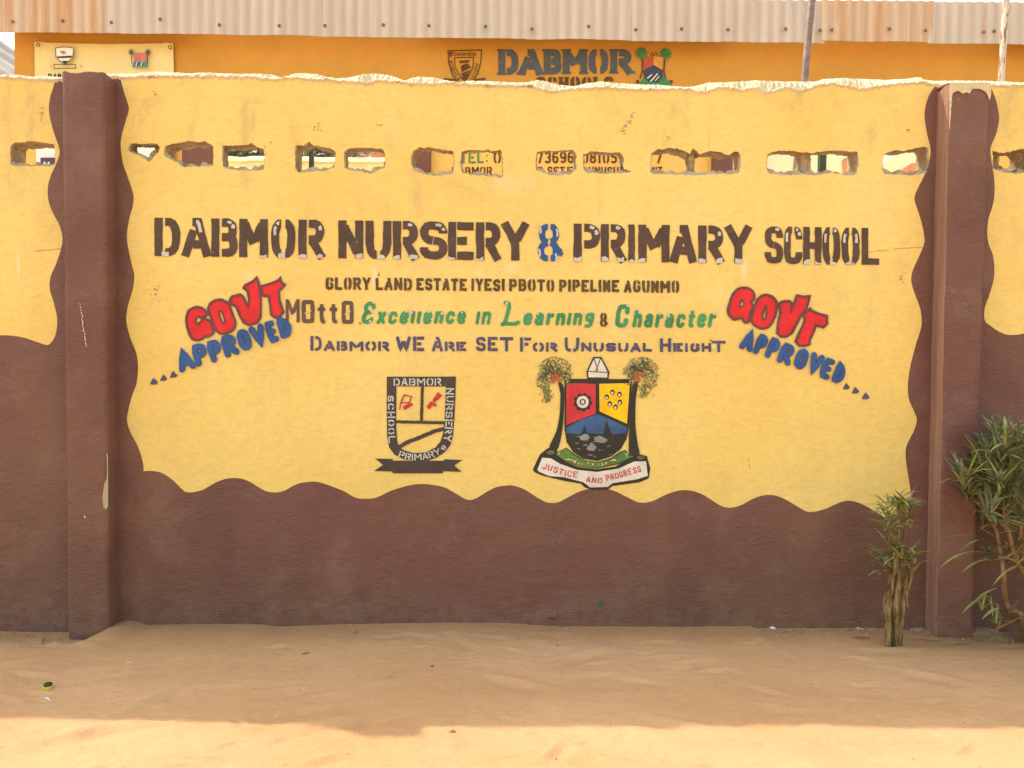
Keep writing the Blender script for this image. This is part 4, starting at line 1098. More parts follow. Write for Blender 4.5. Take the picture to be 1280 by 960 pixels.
for (a, c), dd in zip(segs, (.3, DEP - .4, .3)):
    wallseg(a + .16, c - .16, -.1, zt_(900) - .2, YB + .154 + dd, .12, 2)
for xx_, dd in ((segs[0][1] - .15, .3), (segs[1][0], DEP - .4), (segs[1][1] - .15, DEP - .4), (segs[2][0], .3)): wallseg(xx_, xx_ + .15, -.1, zt_(900) - .2, YB + .152, dd)
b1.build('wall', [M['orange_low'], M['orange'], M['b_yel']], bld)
for a, c in ((232, 256), (519, 539), (889, 913)):
    p = MB(); p.box(bx(a), bx(c), YB - .06, YB + .17, -.1, z_l - .004); p.build('pilaster', M['b_brown'], bld)
mpv = MB()
mpv.grid([[(x, y, .035 + .004 * noise.noise((x * 2, y * 2, 4))) for x in [XA - 1 + (XB - XA + 2) * k / 60 for k in range(61)]] for y in [.35 + (9.5 - .35) * k / 40 for k in range(41)]])
mpv.build('bounce_paving', M['paving'], kind='structure')  # unseen pale paving added to bounce sunlight onto the building front
# corrugated eave sheets
ev = lin(0, 40, 1280, 54)
sheets = [(-330, 138, 'zinc_rust', 0), (131, 402, 'zinc', .3), (396, 664, 'zinc', 1.2), (658, 789, 'zinc', 1.6), (783, 1031, 'zinc', 2.4), (1026, 1165, 'zinc_rust', 0), (1160, 1420, 'zinc_mid', 1.5), (1414, 1900, 'zinc', 1)]
nails = [(16,27),(78,26),(139,28),(200,24),(274,31),(349,32),(406,32),(479,31),(536,32),(607,33),(665,36),(736,33),(795,37),(852,36),(910,37),(982,36),(1025,38),(1040,37),(1112,36),(1157,38),(1230,40),(1243,39)]
FY = YB - .14
PER = .0815
for i, (a, c, mt, dy) in enumerate(sheets):
    sm = MB(); rows = [[], [], [], []]
    xa, xb_ = W(a, 40, FY).x, W(c, 40, FY).x
    n = int((xb_ - xa) / (PER / 8))
    for k in range(n + 1):
        X = xa + (xb_ - xa) * k / n
        px = 640 + X * F / (3 + FY)
        cor = math.cos(2 * math.pi * X / PER); cor = (abs(cor) ** .7) * (1 if cor > 0 else -1)
        Yc = FY - .0075 * cor - .004 * (i % 2) + .006 * noise.noise((X * 1.3, i, 2))
        zb2 = -.0036 * cor + W(px, ev(px) + dy + .8 * noise.noise((X * 3, i, 5)), FY).z
        zt2 = W(px, ev(px) - 51 + .5 * noise.noise((X * 2, i, 8)), FY).z
        for r, f in enumerate((0, .3, .7, 1)): rows[r].append((X, Yc + .012 * (1 - f) * noise.noise((X * 4, 2, i)), zb2 + (zt2 - zb2) * f))
    sm.grid(rows, 0, True)
    for nx, ny in nails:
        if a + 4 <= nx < c - 2 or (i == 0 and nx < 138):
            p = W(nx, ny, FY - .016); q = [(p.x + .0125 * math.cos(t), p.y, p.z + .0125 * math.sin(t)) for t in [k * math.pi / 4 for k in range(8)]]
            r2 = [(p.x + .008 * math.cos(t), p.y - .006, p.z + .008 * math.sin(t)) for t in [k * math.pi / 4 for k in range(8)]]
            sm.grid([q, r2], 1, False, True); sm.add(r2, [list(range(8))], 1)
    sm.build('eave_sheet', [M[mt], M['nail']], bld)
rf = MB()
zr = W(640, 15, FY).z; 
for (a, c), dd in zip(segs, (.75, DEP + .2, .75)):
    x0, x1 = a, c
    za, zb_ = (W(640 + x * F / (3 + FY), ev(640 + x * F / (3 + FY)) - 30, FY).z for x in (x0, x1))
    yb_ = YB + dd
    rf.add([(x0, FY + .03, za), (x1, FY + .03, zb_), (x1, yb_, zb_ - .09 * dd), (x0, yb_, za - .09 * dd), (x0, FY + .03, za - .04), (x1, FY + .03, zb_ - .04), (x1, yb_, zb_ - .09 * dd - .04), (x0, yb_, za - .09 * dd - .04)],
       [(0,1,2,3),(7,6,5,4),(0,4,5,1),(1,5,6,2),(2,6,7,3),(3,7,4,0)])
rf.build('roof', M['zinc'], bld)
# building lettering
LY = YB - .004
nb = MB()
for ch, a, c in (('D',623,648),('A',649,678),('B',679.5,702),('M',703.5,734),('O',735.5,760.5),('R',763,789)):
    glyph(nb, ch, boxP(a, c, 61.5, 93.5 - (a - 620) * .012), 8.6, LY, 0, 1, .2, serif=1.6)
words(nb, 'SCHOOLS', 670, 767, (lambda x: 96), (lambda x: 113), 4.6, LY, 1, .2, jit=.1, serif=.8)
nb.build('name_lettering', [M['slate'], M['b_txt']], bld)
for w, a, c, mi in (('TEL:', 575, 611, 1), ('0', 617, 626, 0), ('73696', 671, 717.5, 0), ('081055', 727.5, 781, 0), ('7', 819, 828, 0)):
    tb = MB(); words(tb, w, a, c, (lambda x: 189.5), (lambda x: 204), 2.4, LY, mi, .22, jit=.05); tb.build('telephone_lettering', [M['b_txt'], M['b_green']], bld)
for w, a, c in (('DABMOR', 565, 615), ('ARE', 650, 678), ('SET', 684.5, 706), ('FOR', 709, 733), ('UNUSUAL', 736, 788), ('HEIGHT', 792, 828)):
    tb = MB(); words(tb, w, a, c, (lambda x: 208.5), (lambda x: 219), 1.9, LY, 0, .22, jit=.05); tb.build('slogan_lettering', M['b_txt'], bld)
# building crests
q1 = MB()
sh = [(560,63.5),(602,62.5),(601,78),(597,92),(590,103),(582,110),(574,105),(566,95),(561,80)]
stroke(q1, catmull(sh, 1, True), 1.3, LY, 0, .1, closed=True)
stroke(q1, [(568,72),(592,71.5),(591,84),(587,93),(581,101),(575,95),(569,84)], 1.1, LY, 0, .1, closed=True)
for L in ([(573,76),(587,75),(586,78),(575,79)], [(576,82),(584,79),(589,84),(577,90)], [(576,92),(588,87),(585,94),(578,95)]): fill(q1, L, LY, 0)
fill(q1, [(575,97),(588,92),(585,98),(581,102)], LY, 0)
fill(q1, [(561,65),(566,64.5),(565,70),(562,72)], LY, 0)
words(q1, 'DABMOR', 567, 595, (lambda x: 65.5), (lambda x: 70), .9, LY, 0, .2, jit=0)
arc_words(q1, 'SCHOOLS', [(561.5,76),(564,88),(572,101)], 4, .8, LY, 0, .3, jit=0)
arc_words(q1, 'HIGH', [(591,100),(596,90),(598,80)], 0.1 + 4, .8, LY, 0, .3, jit=0)
fill(q1, [(555,97.5),(571,99),(570,104),(553,103)], LY - .001, 0); fill(q1, [(592,99),(607,97),(606,103),(590,104)], LY - .001, 0)
q1.build('shield_crest', M['b_txt'], bld)
q2 = MB()
fill(q2, [(797,107),(806,95),(812,88),(826,88),(831,96),(840,106),(836,112),(800,112)], LY, 0)
for cx, cy in ((802, 66), (832, 67)):
    for k in range(11):
        a = 2 * math.pi * k / 11
        stroke(q2, [(cx, cy), (cx + 5 * math.cos(a), cy - 1 + 5 * math.sin(a)), (cx + 8 * math.cos(a), cy + 1 + 8 * math.sin(a))], [3.2, 1.4], LY - .0005 * (k % 3) - .001, 0, .1)
for L in ([(803,73),(803,88),(800,98)], [(831,74),(830,88),(832,98)]): stroke(q2, L, 1.6, LY - .003, 1, .1)
fill(q2, [(805,72),(817,70),(817,82),(805,88)], LY - .002, 2); fill(q2, [(817,70),(829,72),(828,88),(817,82)], LY - .002, 3)
fill(q2, [(804,88),(817,81),(829,88),(828,96),(823,103),(811,103),(805,96)], LY - .0022, 4)
stroke(q2, [(809,98),(815,93)], 1.2, LY - .003, 5, .1); stroke(q2, [(813,102),(822,92)], 1.2, LY - .003, 5, .1); stroke(q2, [(819,101),(824,95)], .8, LY - .003, 5, .1)
for L in ([(813,70),(815,65),(817,70)], [(817,70),(820,65),(822,70)]): stroke(q2, L, .9, LY - .002, 1, .1)
for x in (797, 839): disc(q2, x, 102, 2.2, LY - .002, 1)
q2.build('palm_crest', [M['b_green'], M['b_txt'], simple('brick_red_print', (.45, .09, .05)), simple('amber_print', (.62, .3, .06)), simple('navy_print', (.05, .06, .12)), M['b_yel']], bld)

# vinyl banner on the building
ban = empty('vinyl_banner', W(130, 130, YB - .02), label='cream vinyl school banner nailed to the orange building above the left pillar', cat='banner')
vb_ = MB()
BY = YB - .02
tl, tr_ = (43, 52.5), (216.5, 54)
NX, NY = 50, 40
rows = []
for j in range(NY + 1):
    v = j / NY; rw = []
    for i in range(NX + 1):
        u = i / NX
        x = tl[0] + (tr_[0] - tl[0]) * u + v * (2 + 1 * u); y = tl[1] + (tr_[1] - tl[1]) * u + 168 * v
        y += 1.5 * math.sin(math.pi * u) * (1 - v)
        d1 = math.exp(-((u - .05 - v * .35) / .02) ** 2) * math.exp(-v * 5); d2 = math.exp(-((u - .95 + v * .4) / .02) ** 2) * math.exp(-v * 5)
        rw.append(W(x, y, BY) + Vector((0, -.014 * (d1 + d2) - .009 * noise.noise((u * 5, v * 4, 1)), 0)))
    rows.append(rw)
half = int(NY * .38)
vb_.grid(rows[:half + 1], 0, True); vb_.grid(rows[half:], 1, True)
vb_.build('banner_sheet', [M['vinyl'], M['vinyl_white']], ban)
PY = BY - .024
BM = [M['c_black'], M['vinyl_white'], simple('red_print', (.52, .17, .13)), simple('teal_print', (.10, .24, .22)), simple('blue_print', (.08, .2, .42)), simple('dark_print', (.08, .07, .06)), M['violet']]
bp = MB()
fill(bp, [(69,60),(80,58.5),(92,60),(91,72),(86,76),(80.5,81),(75,76),(70,72)], PY + .003, 1)
stroke(bp, [(69,60),(80,58.5),(92,60),(91,72),(86,76),(80.5,81),(75,76),(70,72)], .8, PY, 0, 0, closed=True)
fill(bp, [(74,64.5),(79,63),(83,66),(79,68)], PY, 2); fill(bp, [(71,70.5),(90,69.5),(89.5,72),(72,72.5)], PY - .001, 0); fill(bp, [(77,76),(85,76),(80.5,80)], PY - .001, 0)
stroke(bp, [(67.5,80.5),(94.5,80.5),(94.5,85.5),(67.5,85.5)], .9, PY, 0, 0, closed=True)
for x in (62, 100): stroke(bp, [(x, 81), (x + 3, 83), (x, 85)], .8, PY, 2, 0)
bp.build('shield_print', BM, ban); bp = MB()
fill(bp, [(167,66),(183,66),(182,78),(175,84),(168,78)], PY, 2); fill(bp, [(167,77),(183,77),(185,84),(165,84)], PY - .001, 3)
for k in range(7): stroke(bp, [(168 + k * 2, 83), (169 + k * 2.2, 76 + (k % 3))], .9, PY - .002, (4, 1, 0)[k % 3], .2)
for cx in (164, 185):
    for k in range(9):
        a = 2 * math.pi * k / 9; stroke(bp, [(cx, 65), (cx + 4 * math.cos(a), 65 + 4 * math.sin(a))], 1.1, PY - .0004 * (k % 4), 5, .1)
    stroke(bp, [(cx, 66), (cx + (1 if cx < 170 else -1), 80)], .9, PY - .002, 0, 0)
bp.build('palm_crest_print', BM, ban); bp = MB()
words(bp, 'DAB', 60, 77, (lambda x: 92), (lambda x: 99), 2.0, PY, 0, .2, jit=0)
bp.build('name_print', BM, ban); bp = MB()
fill(bp, [(50.5,197),(69.5,197),(69.5,216),(50.5,216)], PY, 6)
words(bp, 'M', 54.5, 62, (lambda x: 202.5), (lambda x: 212), 1.8, PY - .002, 1, jit=0)
bp.build('purple_print', BM, ban)
for x, y in ((47.5, 56), (212.5, 59)):
    e = MB(); p = W(x, y, PY); 
    e.tube([(p.x + .011 * math.cos(t), p.y, p.z + .011 * math.sin(t)) for t in [k * math.pi / 6 for k in range(13)]], .0035, 6, 0, False)
    e.build('eyelet', M['nail'], ban)

# what the passages through the building show: yard walls, a dark tree, a salmon house
yw = MB(); YY = 3.7; zp = W(640, 197.5, YY).z; rows = []
x = W(205, 200, YY).x
while x < W(560, 200, YY).x:
    zz = zp + .016 * noise.noise((x * 2.6, 1, 1)) + .012 * noise.noise((x * 7, 1, 4))
    rows.append([(x, YY, -.1), (x, YY, zz - .05), (x, YY + .03, zz), (x, YY + .13, zz), (x, YY + .15, -.1)]); x += .05
ywo = empty('yard_wall', (W(390, 200, YY).x, YY, 0), label='low yellow yard wall with ragged cream top seen through the holes left of centre', cat='wall', kind='thing')
yw.grid(rows, 0, False); yw.build('yard_wall_panel', M['b_yel'], ywo)
cp_ = MB(); cp_.grid([[(r[1][0], YY - .012, r[1][2] - .004), (r[1][0], YY - .012, r[1][2] + .004), (r[1][0], YY + .06, r[1][2] + .012), (r[1][0], YY + .16, r[1][2] + .012)] for r in rows], 0, False)
cp_.build('yard_wall_cap', M['b_yel'], ywo)
mw = empty('mural_wall', (W(1080, 200, 4.4).x, 4.45, 0), label='pale yellow yard wall with curved white and salmon mural seen through right hand holes', cat='wall', kind='thing')
vw = MB(); vw.box(W(860, 205, 4.4).x, W(1255, 205, 4.4).x, 4.4, 4.5, -.1, W(640, 160, 4.4).z); vw.build('mural_panel', M['b_yel'], mw)
VY = 4.396; mu = MB()
fill(mu, catmull([(1085,172),(1120,172),(1150,172),(1150,192),(1132,189),(1115,198),(1104,210),(1098,224),(1085,224)], 2, True), VY, 0)
fill(mu, catmull([(1126,214),(1140,204),(1147,206),(1146,214),(1138,224),(1122,224)], 2, True), VY - .003, 1)
fill(mu, [(1053,200),(1058,197),(1064,200),(1064,225),(1054,225)], VY - .003, 1)
mu.build('mural_painting', [M['vinyl_white'], M['pinkish']], mw)
def square_post(xa, xb_, Y, label):
    a, b = W(xa, 205, Y), W(xb_, 205, Y); e = empty('steel_post', ((a.x + b.x) / 2, Y + .02, 0), label=label, cat='post', group='steel posts in the yard')
    mb = MB(); mb.box(a.x, b.x, Y, Y + (b.x - a.x), -.05, 2.9); mb.build('shaft', M['dkgreen'], e)
    mb = MB(); mb.box(a.x - .05, b.x + .05, Y - .05, Y + (b.x - a.x) + .05, .03, .05); mb.build('base_plate', M['dkgreen'], e)
square_post(1025, 1033, 3.2, 'dark green square steel post seen through the hole near the right pillar')
square_post(386, 391.5, 3.2, 'dark square steel post seen through the hole left of centre')
sh_ = empty('salmon_house', (W(430, 200, 7).x, 7.5, 0), label='salmon pink house wall showing over the low yard wall', cat='house')
mb = MB(); mb.box(W(405, 200, 7).x, W(462, 200, 7).x, 7, 8.5, -.1, W(640, 150, 7).z); mb.build('wall', M['pinkish'], sh_)
mb = MB(); mb.box(W(405, 200, 7).x - .2, W(462, 200, 7).x + .2, 6.8, 8.7, W(640, 150, 7).z + .005, W(640, 150, 7).z + .1); mb.build('roof', M['zinc_mid'], sh_)
ty = 5.4; rt_ = random.Random(11)
tr = empty('leafy_tree', (W(335, 200, ty).x, ty, 0), label='dark green bushy tree behind the low yellow yard wall', cat='tree')
mb = MB(); tx_ = tr.location.x
mb.tube([(tx_, ty, -.1), (tx_ + .05, ty, 1.2), (tx_ - .05, ty + .1, 3.4)], [.16, .12, .07], 10)
for k in range(9):
    a = 2 * math.pi * k / 9; mb.tube([(tx_, ty, 1.8 + .1 * k), (tx_ + .5 * math.cos(a), ty + .4 * math.sin(a), 2.4 + .08 * k), (tx_ + .8 * math.cos(a), ty + .7 * math.sin(a), 2.9 + .1 * k)], [.06, .04, .015], 6)
mb.build('trunk', M['bark'], tr)
mb = MB()
for k in range(5200):
    cl_ = k % 40; rc = random.Random(cl_ + 100)
    cx, cy, cz = tx_ + rc.uniform(-1.0, .85), ty + rc.uniform(-.7, .7), rc.uniform(2.3, 3.75)
    p = Vector((cx + rt_.gauss(0, .22), cy + rt_.gauss(0, .22), cz + rt_.gauss(0, .2)))
    d = Vector((rt_.uniform(-1, 1), rt_.uniform(-1, 1), rt_.uniform(-.8, .5))).normalized(); sd_ = d.orthogonal().normalized(); L = rt_.uniform(.07, .14)
    mb.add([p, p + d * L * .5 + sd_ * L * .25, p + d * L, p + d * L * .5 - sd_ * L * .25], [(0, 1, 2, 3)], rt_.choices((0, 1), (5, 1))[0])
mb.build('crown', [M['leaf'], M['leaf2']], tr)
hw_ = MB(); hw_.box(W(250, 200, 8.6).x, W(560, 200, 8.6).x, 8.6, 10, -.1, W(640, 140, 8.6).z)  # dark block added behind the tree to shut out bright sky
hh_ = empty('added_dark_shed', (W(405, 200, 8.6).x, 9.3, 0), label='dark shed added to block bright sky behind the low yellow yard wall', cat='shed')
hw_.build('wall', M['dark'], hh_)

# poles standing between wall and building
def pole(pts, r, mat, Y, **kw):
    w = [W(x, y, Y) for x, y in pts]
    d = (w[-1] - w[0]) / (w[-1].z - w[0].z)
    foot_ = w[0] + d * (0.0 - w[0].z); head = w[-1] + d * .5
    e = empty('metal_pole', (foot_.x, foot_.y, 0), **kw)
    mb = MB(); N = 16
    P = [foot_ + (head - foot_) * k / N + Vector((.004 * noise.noise((k * .3, r, 1)), 0, 0)) for k in range(N + 1)]
    mb.tube(P, r, 12); mb.build('shaft', mat, e)
    b = MB(); b.tube([foot_ + Vector((0, 0, -.05)), foot_ + Vector((0, 0, .06))], r * 1.5, 10); b.build('socket', M['rock'], e)
pole([(996, 205), (1015, 0)], .0165, M['p_pole'], .7, label='leaning dark grey steel pole rising behind the broken wall top', cat='pole', group='poles behind the wall')
pole([(1245.5, 190), (1258, 0)], .0145, M['p_white'], .7, label='flaking white steel pole rising behind the right pillar', cat='pole', group='poles behind the wall')

# neighbouring roof far left
nh = empty('neighbouring_house', W(-60, 480, 8.0), label='pale low roofed house at the far left edge beyond the orange building', cat='house')
nh.location.z = 0
n1 = MB(); n1.box(W(-420, 200, 8.4).x, W(20, 200, 8.4).x, 8.5, 11, -.1, W(0, 100, 8.5).z); n1.build('wall', M['b_yel'], nh)
n2 = MB()
A_, B_, C_, D_ = W(-420, -250, 9.5), W(60, 93, 9.5), W(60, 150, 7.8), W(-420, -60, 7.8)
rows = []
for j in range(49):
    v = j / 48; a, b = A_.lerp(D_, v), B_.lerp(C_, v)
    rows.append([a.lerp(b, i / 10) + Vector((0, 0, .03 * math.sin(j * math.pi / 4 * 1.0))) for i in range(11)])
n2.grid(rows, 0, False); n2.build('roof', M['roofsheet'], nh)

# ------------------------------------------------------------------ plants
def leaf(mb, p, d, L, w, droop, mi=0, seg=6, twist=0.0):
    d = Vector(d).normalized(); p = Vector(p)
    side = d.cross(Vector((0, 0, 1)))
    if side.length < .05: side = Vector((1, 0, 0))
    side.normalize()
    side = Matrix.Rotation(twist, 3, d) @ side
    rows = []
    for k in range(seg + 1):
        f = k / seg
        ww = w * (.35 + 1.3 * f if f < .4 else .87 * (1 - ((f - .4) / .6) ** 1.8)) 
        nrm = side.cross(d).normalized()
        rows.append([p - side * ww, p + nrm * (-ww * .35), p + side * ww])
        p = p + d * (L / seg)
        d = (d + Vector((0, 0, -droop / seg))).normalized()
    mb.grid(rows, mi, True)
def rosette(mb, c, n, L, w, up_, spread=1.0, dr=(.3, 1.2), mats=(0,), wts=None, rr=rnd):
    for k in range(n):
        a = rr.uniform(0, 2 * math.pi); e = rr.uniform(up_[0], up_[1])
        d = Vector((math.cos(a) * spread, math.sin(a) * spread, e))
        leaf(mb, Vector(c) + Vector((rr.gauss(0, .006), rr.gauss(0, .006), rr.uniform(-.03, .02))), d, L * rr.uniform(.6, 1.15), w * rr.uniform(.75, 1.2), rr.uniform(*dr), rr.choices(mats, wts)[0], twist=rr.uniform(-.5, .5))

# clipped shrub in front of the wall
rp = random.Random(21)
PYs = -.20
c1 = W(1117, 811, PYs); c1.z = ground_z(c1.x, PYs)
s = empty('clipped_shrub', c1, label='small clipped shrub with thick tan multi stemmed trunk and sparse strap leaves', cat='shrub', group='shrubs by the right pillar')
tk = MB()
pw = lambda x, y, dy=0: W(x, y, PYs + dy) 
for (pts, r) in (([(1110,816),(1111,790),(1109,760),(1112,735),(1117,715),(1118,690)], [.018,.017,.020,.017,.012,.007]),
                 ([(1117,816),(1118,790),(1119,760),(1122,730),(1121,700),(1123,660)], [.021,.020,.020,.017,.011,.006]),
                 ([(1124,815),(1125,785),(1127,755),(1130,735),(1134,715),(1136,690)], [.016,.017,.016,.014,.010,.006]),
                 ([(1129,752),(1134,758),(1133,742),(1138,725),(1140,700)], [.010,.009,.008,.007,.005]),
                 ([(1113,735),(1112,700),(1113,670),(1111,640)], [.010,.008,.006,.005]),
                 ([(1126,735),(1127,700),(1130,670),(1133,632)], [.011,.008,.006,.005]),
                 ([(1120,730),(1124,690),(1122,655),(1124,628)], [.010,.007,.006,.004])):
    q = catmull(pts, 4)
    n = len(q); dy = rp.uniform(-.02, .02)
    P = [pw(x + rp.gauss(0, .5), y, dy + .012 * noise.noise((i * .35, x * .1, 1))) for i, (x, y) in enumerate(q)]
    rr_ = interp([(k, v) for k, v in enumerate(r)])
    tk.tube(P, [.72 * rr_(i / (n - 1) * (len(r) - 1)) * (1 + .34 * noise.noise((i * .7, x, 3))) for i in range(n)], 9)
tk.build('trunk', M['bark'], s)
lf = MB()
for x, y, n, L, w in ((1112,638,16,.09,.0052),(1124,630,20,.09,.0052),(1132,634,18,.075,.0065),(1106,655,9,.075,.006),(1136,650,6,.06,.006),
                      (1108,700,12,.10,.0052),(1116,690,10,.10,.0052),(1130,690,10,.10,.007),(1142,700,16,.09,.007),(1136,715,8,.09,.006),(1104,712,8,.08,.006),(1124,660,8,.08,.005)):
    rosette(lf, pw(x, y, rp.uniform(-.03, .03)), int(n * 1.5), L, w, (.15, 1.9) if y < 660 else (-.1, 1.7), 1.0, (.2, 1.5), (0, 1, 2), (6, 3, 2.2), rp)
lf.build('foliage', [M['leaf2'], M['leaf'], M['dry']], s)

# leafy shrub at the right edge
rq = random.Random(5)
BYs = -.16
c2 = W(1292, 795, BYs); c2.z = ground_z(c2.x, BYs)
s = empty('leafy_shrub', c2, label='large dark green strap leaved shrub with twisted orange brown stems at right edge', cat='shrub', group='shrubs by the right pillar')
qw = lambda x, y, dy=0: W(x, y, BYs + dy)
tk = MB(); tips = []
stems = [[(1285,800),(1278,770),(1262,760),(1256,745),(1254,715),(1250,690),(1246,665),(1235,645),(1228,625)],
         [(1290,800),(1290,760),(1283,725),(1270,700),(1262,670),(1255,640),(1258,600)],
         [(1296,800),(1298,750),(1280,700),(1276,660),(1280,620),(1276,585)],
         [(1300,800),(1302,745),(1308,700),(1302,650),(1306,600),(1300,570)],
         [(1305,800),(1312,750),(1330,700),(1340,650),(1350,610)],
         [(1283,800),(1272,772),(1260,780),(1246,786)],
         [(1292,800),(1306,720),(1322,660),(1325,590)]]
for pts in stems:
    q = catmull(pts, 5); n = len(q); dy = rq.uniform(-.05, .06)
    P = [qw(x, y, dy + .05 * noise.noise((i * .12, x * .05, 1))) for i, (x, y) in enumerate(q)]
    tk.tube(P, [.0125 * (1 - .65 * i / n) * (1 + .2 * noise.noise((i * .6, x, 3))) for i in range(n)], 8)
    tips += P[n // 2::3]
for k in range(26):
    p = rq.choice(tips); e = p + Vector((rq.uniform(-.10, .10), rq.uniform(-.08, .08), rq.uniform(.05, .16)))
    mid = (p + e) / 2 + Vector((rq.uniform(-.03, .03), 0, -.01))
    tk.tube([p, mid, e], [.006, .005, .003], 6); tips.append(e)
tk.build('trunk', M['stem'], s)
lf = MB()
cl = [(1212,610),(1222,590),(1235,575),(1250,565),(1262,560),(1275,555),(1290,560),(1310,560),(1330,575),(1345,600),(1222,630),(1240,610),(1255,595),(1270,585),(1285,590),(1300,600),(1320,610),
      (1238,640),(1255,632),(1270,620),(1285,625),(1300,640),(1330,640),(1265,660),(1285,660),(1305,675),(1230,600),(1245,588),(1279,572),(1262,642),(1240,690),(1256,690),(1280,640),(1350,640),(1345,670),(1205,600),(1210,622),(1218,580),(1228,565),(1244,552),(1258,548),(1272,560),(1290,575),(1262,575),(1250,610),(1262,598),(1275,600),(1232,655),(1248,650),(1262,625),(1280,655),(1272,700),(1285,690)]
for x, y in cl:
    hi = y < 650
    rosette(lf, qw(x, y, rq.uniform(-.13, .12)), rq.randint(15, 23) if hi else 8, .120, .0066, (.05, 2.4) if hi else (-.4, 1.0), 1.0, (.2, 1.2), (0, 1, 2), (6, 3, .6), rq)
for x, y, d, L in ((1228,672,(-1,-.1,.35),.17),(1230,674,(-.9,-.2,.0),.12),(1225,690,(-1,-.2,.1),.19),(1240,700,(-.9,-.2,.1),.14),(1236,745,(-1,-.1,-.2),.13),(1228,585,(-.4,-.1,1),.16),(1246,735,(-.9,0,-.3),.13),(1250,760,(-1,-.2,-.1),.09)):
    leaf(lf, qw(x, y, -.05), d, L, .0085, 1.0, rq.choice((0, 2, 1)), 8)
for k in range(16):
    x, y = rq.uniform(1225, 1262), rq.uniform(760, 782)
    leaf(lf, qw(x, y, rq.uniform(-.05, .05)), (rq.uniform(-1, 1), rq.uniform(-.6, .3), rq.uniform(.1, 1)), rq.uniform(.04, .08), .005, .8, rq.choice((1, 2, 1)))
lf.build('foliage', [M['leaf'], M['leaf2'], M['dry']], s)

# ------------------------------------------------------------------ small things on the ground
def on_ground(px, py):
    d = fwd + rt * ((px - 640) / F) + up * ((480 - py) / F)
    p = CAM + d * (-CAM.z / d.z)
    for _ in range(4):
        p = CAM + d * ((ground_z(p.x, p.y) - CAM.z) / d.z)
    return p
def slab(px, py, sx, sy, sz, seed, name, label, cat, mat='rock', group=None):
    p = on_ground(px, py); p.y = min(p.y, -sy * .3)
    tag(stone(name, M[mat], (p.x, p.y, p.z + sz * .15), sx, sy, sz, seed), label, cat, group)
slab(1218, 792, .115, .045, .020, 3.1, 'concrete_slab', 'broken flat concrete footing slab beside the foot of the right pillar', 'slab')
slab(1252, 799, .05, .03, .012, 5.5, 'concrete_lump', 'low grey concrete lump under the leafy shrub', 'rubble', group='rubble by the right pillar')
slab(1146, 786, .05, .018, .012, 9.2, 'concrete_lump', 'long low concrete chunk against the wall between clipped shrub and pillar', 'rubble', group='rubble by the right pillar')
slab(1160, 792, .018, .014, .010, 1.2, 'concrete_lump', 'small pale concrete lump at the near corner of the right pillar', 'rubble', group='rubble by the right pillar')
slab(965, 785.5, .012, .008, .007, 2.2, 'white_scrap', 'crumpled white scrap lying at the foot of the wall', 'litter', 'paper')
slab(346, 897, .007, .005, .004, 4.4, 'pebble', 'pale yellow pebble on the shaded sand near the shadow edge', 'pebble', 'sandlump', 'pebbles on the sand')
slab(697, 807, .007, .006, .005, 6.4, 'pebble', 'round pale pebble on the sand below the palm crest', 'pebble', 'rock', 'pebbles on the sand')
slab(565, 915, .010, .006, .006, 7.4, 'pebble', 'tan pebble lying right at the shadow edge', 'pebble', 'rock', 'pebbles on the sand')
slab(540, 833, .006, .005, .004, 8.1, 'pebble', 'dark brown pebble in the middle of the shaded sand', 'pebble', 'nail', 'pebbles on the sand')
slab(163, 828, .014, .007, .004, 8.8, 'pebble', 'flat pale chip of stone on the sand right of the left pillar', 'pebble', 'sandlump', 'pebbles on the sand')
# bottle cap
p = on_ground(59, 861)
bc = empty('bottle_cap', p, label='yellow and dark plastic bottle cap on the sand at lower left', cat='bottle cap')
def lathe(c, prof, n=24): return [[(c.x + r * math.cos(2*math.pi*k/n) * (1 + .02 * (k % 2)), c.y + r * math.sin(2*math.pi*k/n) * (1 + .02 * (k % 2)), c.z + z) for k in range(n)] for r, z in prof]
mb = MB(); mb.grid(lathe(p, [(.0005, -.002), (.0135, -.002), (.0145, .001), (.0145, .009), (.0005, .0092)]), 0, False, True); mb.build('cap_ring', M['plastic_y'], bc)
mb = MB(); mb.grid(lathe(p + Vector((.0, .004, .0)), [(.0005, .0095), (.0125, .0095), (.0130, .013), (.0115, .0155), (.0005, .016)]), 0, False, True); mb.build('cap_top', M['plastic_d'], bc)
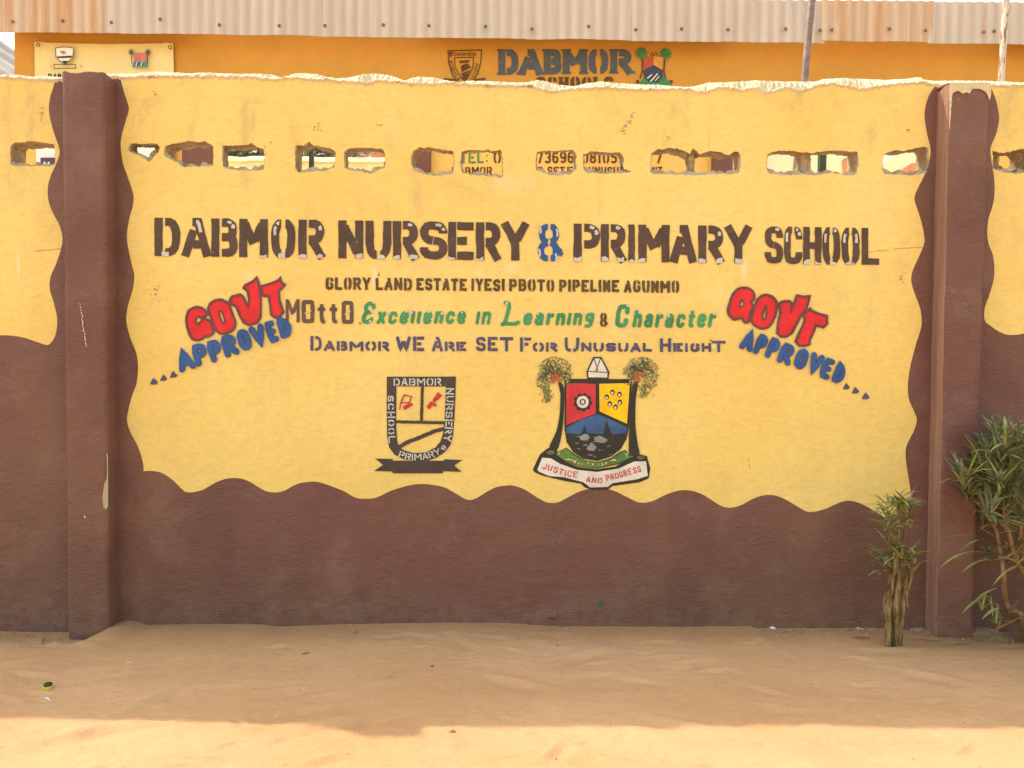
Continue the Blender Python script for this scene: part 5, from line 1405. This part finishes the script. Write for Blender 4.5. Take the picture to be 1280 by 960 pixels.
# twigs and dry leaf bits
for (x0, y0, x1, y1, r, mt, lb) in ((978, 791, 985, 790, .0018, 'dry', 'pale curled twig on the sand near the white scrap'), (378, 818, 387, 817, .002, 'nail', 'short dark twig lying on the sand under the dado'),
                                (53, 806, 54, 797, .0016, 'dry', 'pale straw leaning on the crust left of the left pillar'), (57, 873, 63, 877, .002, 'paper', 'pale splinter on the sand just below the bottle cap')):
    a, b = on_ground(x0, y0), on_ground(x1, y1); mid = (a + b) / 2 + Vector((0, 0, .004))
    mb = MB(); mb.tube([a + Vector((0, 0, .002)), mid, b + Vector((0, 0, .002))], [r, r * .9, r * .5], 6)
    mb.build('twig', M[mt], label=lb, cat='twig', group='bits of twig and straw on the sand')
for (px, py, a) in ((1190, 806, .3), (1232, 803, 2.6), (1262, 808, 1.2), (1150, 800, -.4), (1088, 799, 2.9), (1272, 796, .7)):
    p = on_ground(px, py); mb = MB()
    leaf(mb, p + Vector((0, 0, .004)), (math.cos(a), math.sin(a) * .6, .12), .075, .0055, .35, 0, 7, .4)
    mb.build('fallen_leaf', M['dry'], label='dry tan strap leaf fallen on the soil by the right hand shrubs', cat='leaf', group='fallen leaves by the right pillar')
# grains and crumbs nobody could count
gr = MB(); rg = random.Random(3)
for k in range(2600):
    nearw = k % 3 == 0
    x, y = rg.uniform(-2.3, 2.3), -abs(rg.gauss(0, .05 if nearw else .6)) - .008
    if y < -1.3: continue
    if nearw and rg.random() < .5: x = abs(rg.gauss(1.75, .35))
    r = rg.choice((.0010, .0014, .0018, .0026)) * rg.uniform(.7, 1.2) * (1.5 if nearw else 1); z = ground_z(x, y)
    v = [Vector((x, y, z + r * .3)) + Vector((rg.uniform(-1, 1), rg.uniform(-1, 1), rg.uniform(-.3, .8))).normalized() * r * 1.2 for _ in range(5)]
    gr.add(v, [(0,1,2), (0,2,3), (0,3,4), (1,2,4), (2,3,4), (0,1,4)], rg.choices((0, 1, 2), (4, 2, 1))[0])
for k in range(230):
    x = rg.choice((rg.uniform(-2.1, -1.72), rg.uniform(1.0, 1.62), rg.uniform(1.0, 1.62), rg.uniform(1.75, 2.2), rg.uniform(-2.1, 2.2)))
    y = -abs(rg.gauss(0, .03)) - .006
    if 1.62 < x < 1.9 or -1.8 < x < -1.55: y -= .09
    r = rg.uniform(.0025, .007) * rg.choice((.7, 1, 1.4)); z = ground_z(x, y)
    v = [Vector((x, y, z)) + Vector((a * r * rg.uniform(.7, 1.3), b * r * rg.uniform(.7, 1.3), c * r * rg.uniform(.5, .9))) for a, b, c in ((1,0,.1),(-1,0,.2),(0,1,.1),(0,-1,.1),(.3,-.3,1),(0,0,-1))]
    gr.add(v, [(0,2,4),(2,1,4),(1,3,4),(3,0,4),(2,0,5),(1,2,5),(3,1,5),(0,3,5)], rg.choices((0, 2), (12, 1))[0])
gr.build('gravel', [M['rock'], M['dry'], M['sandlump']], kind='stuff')
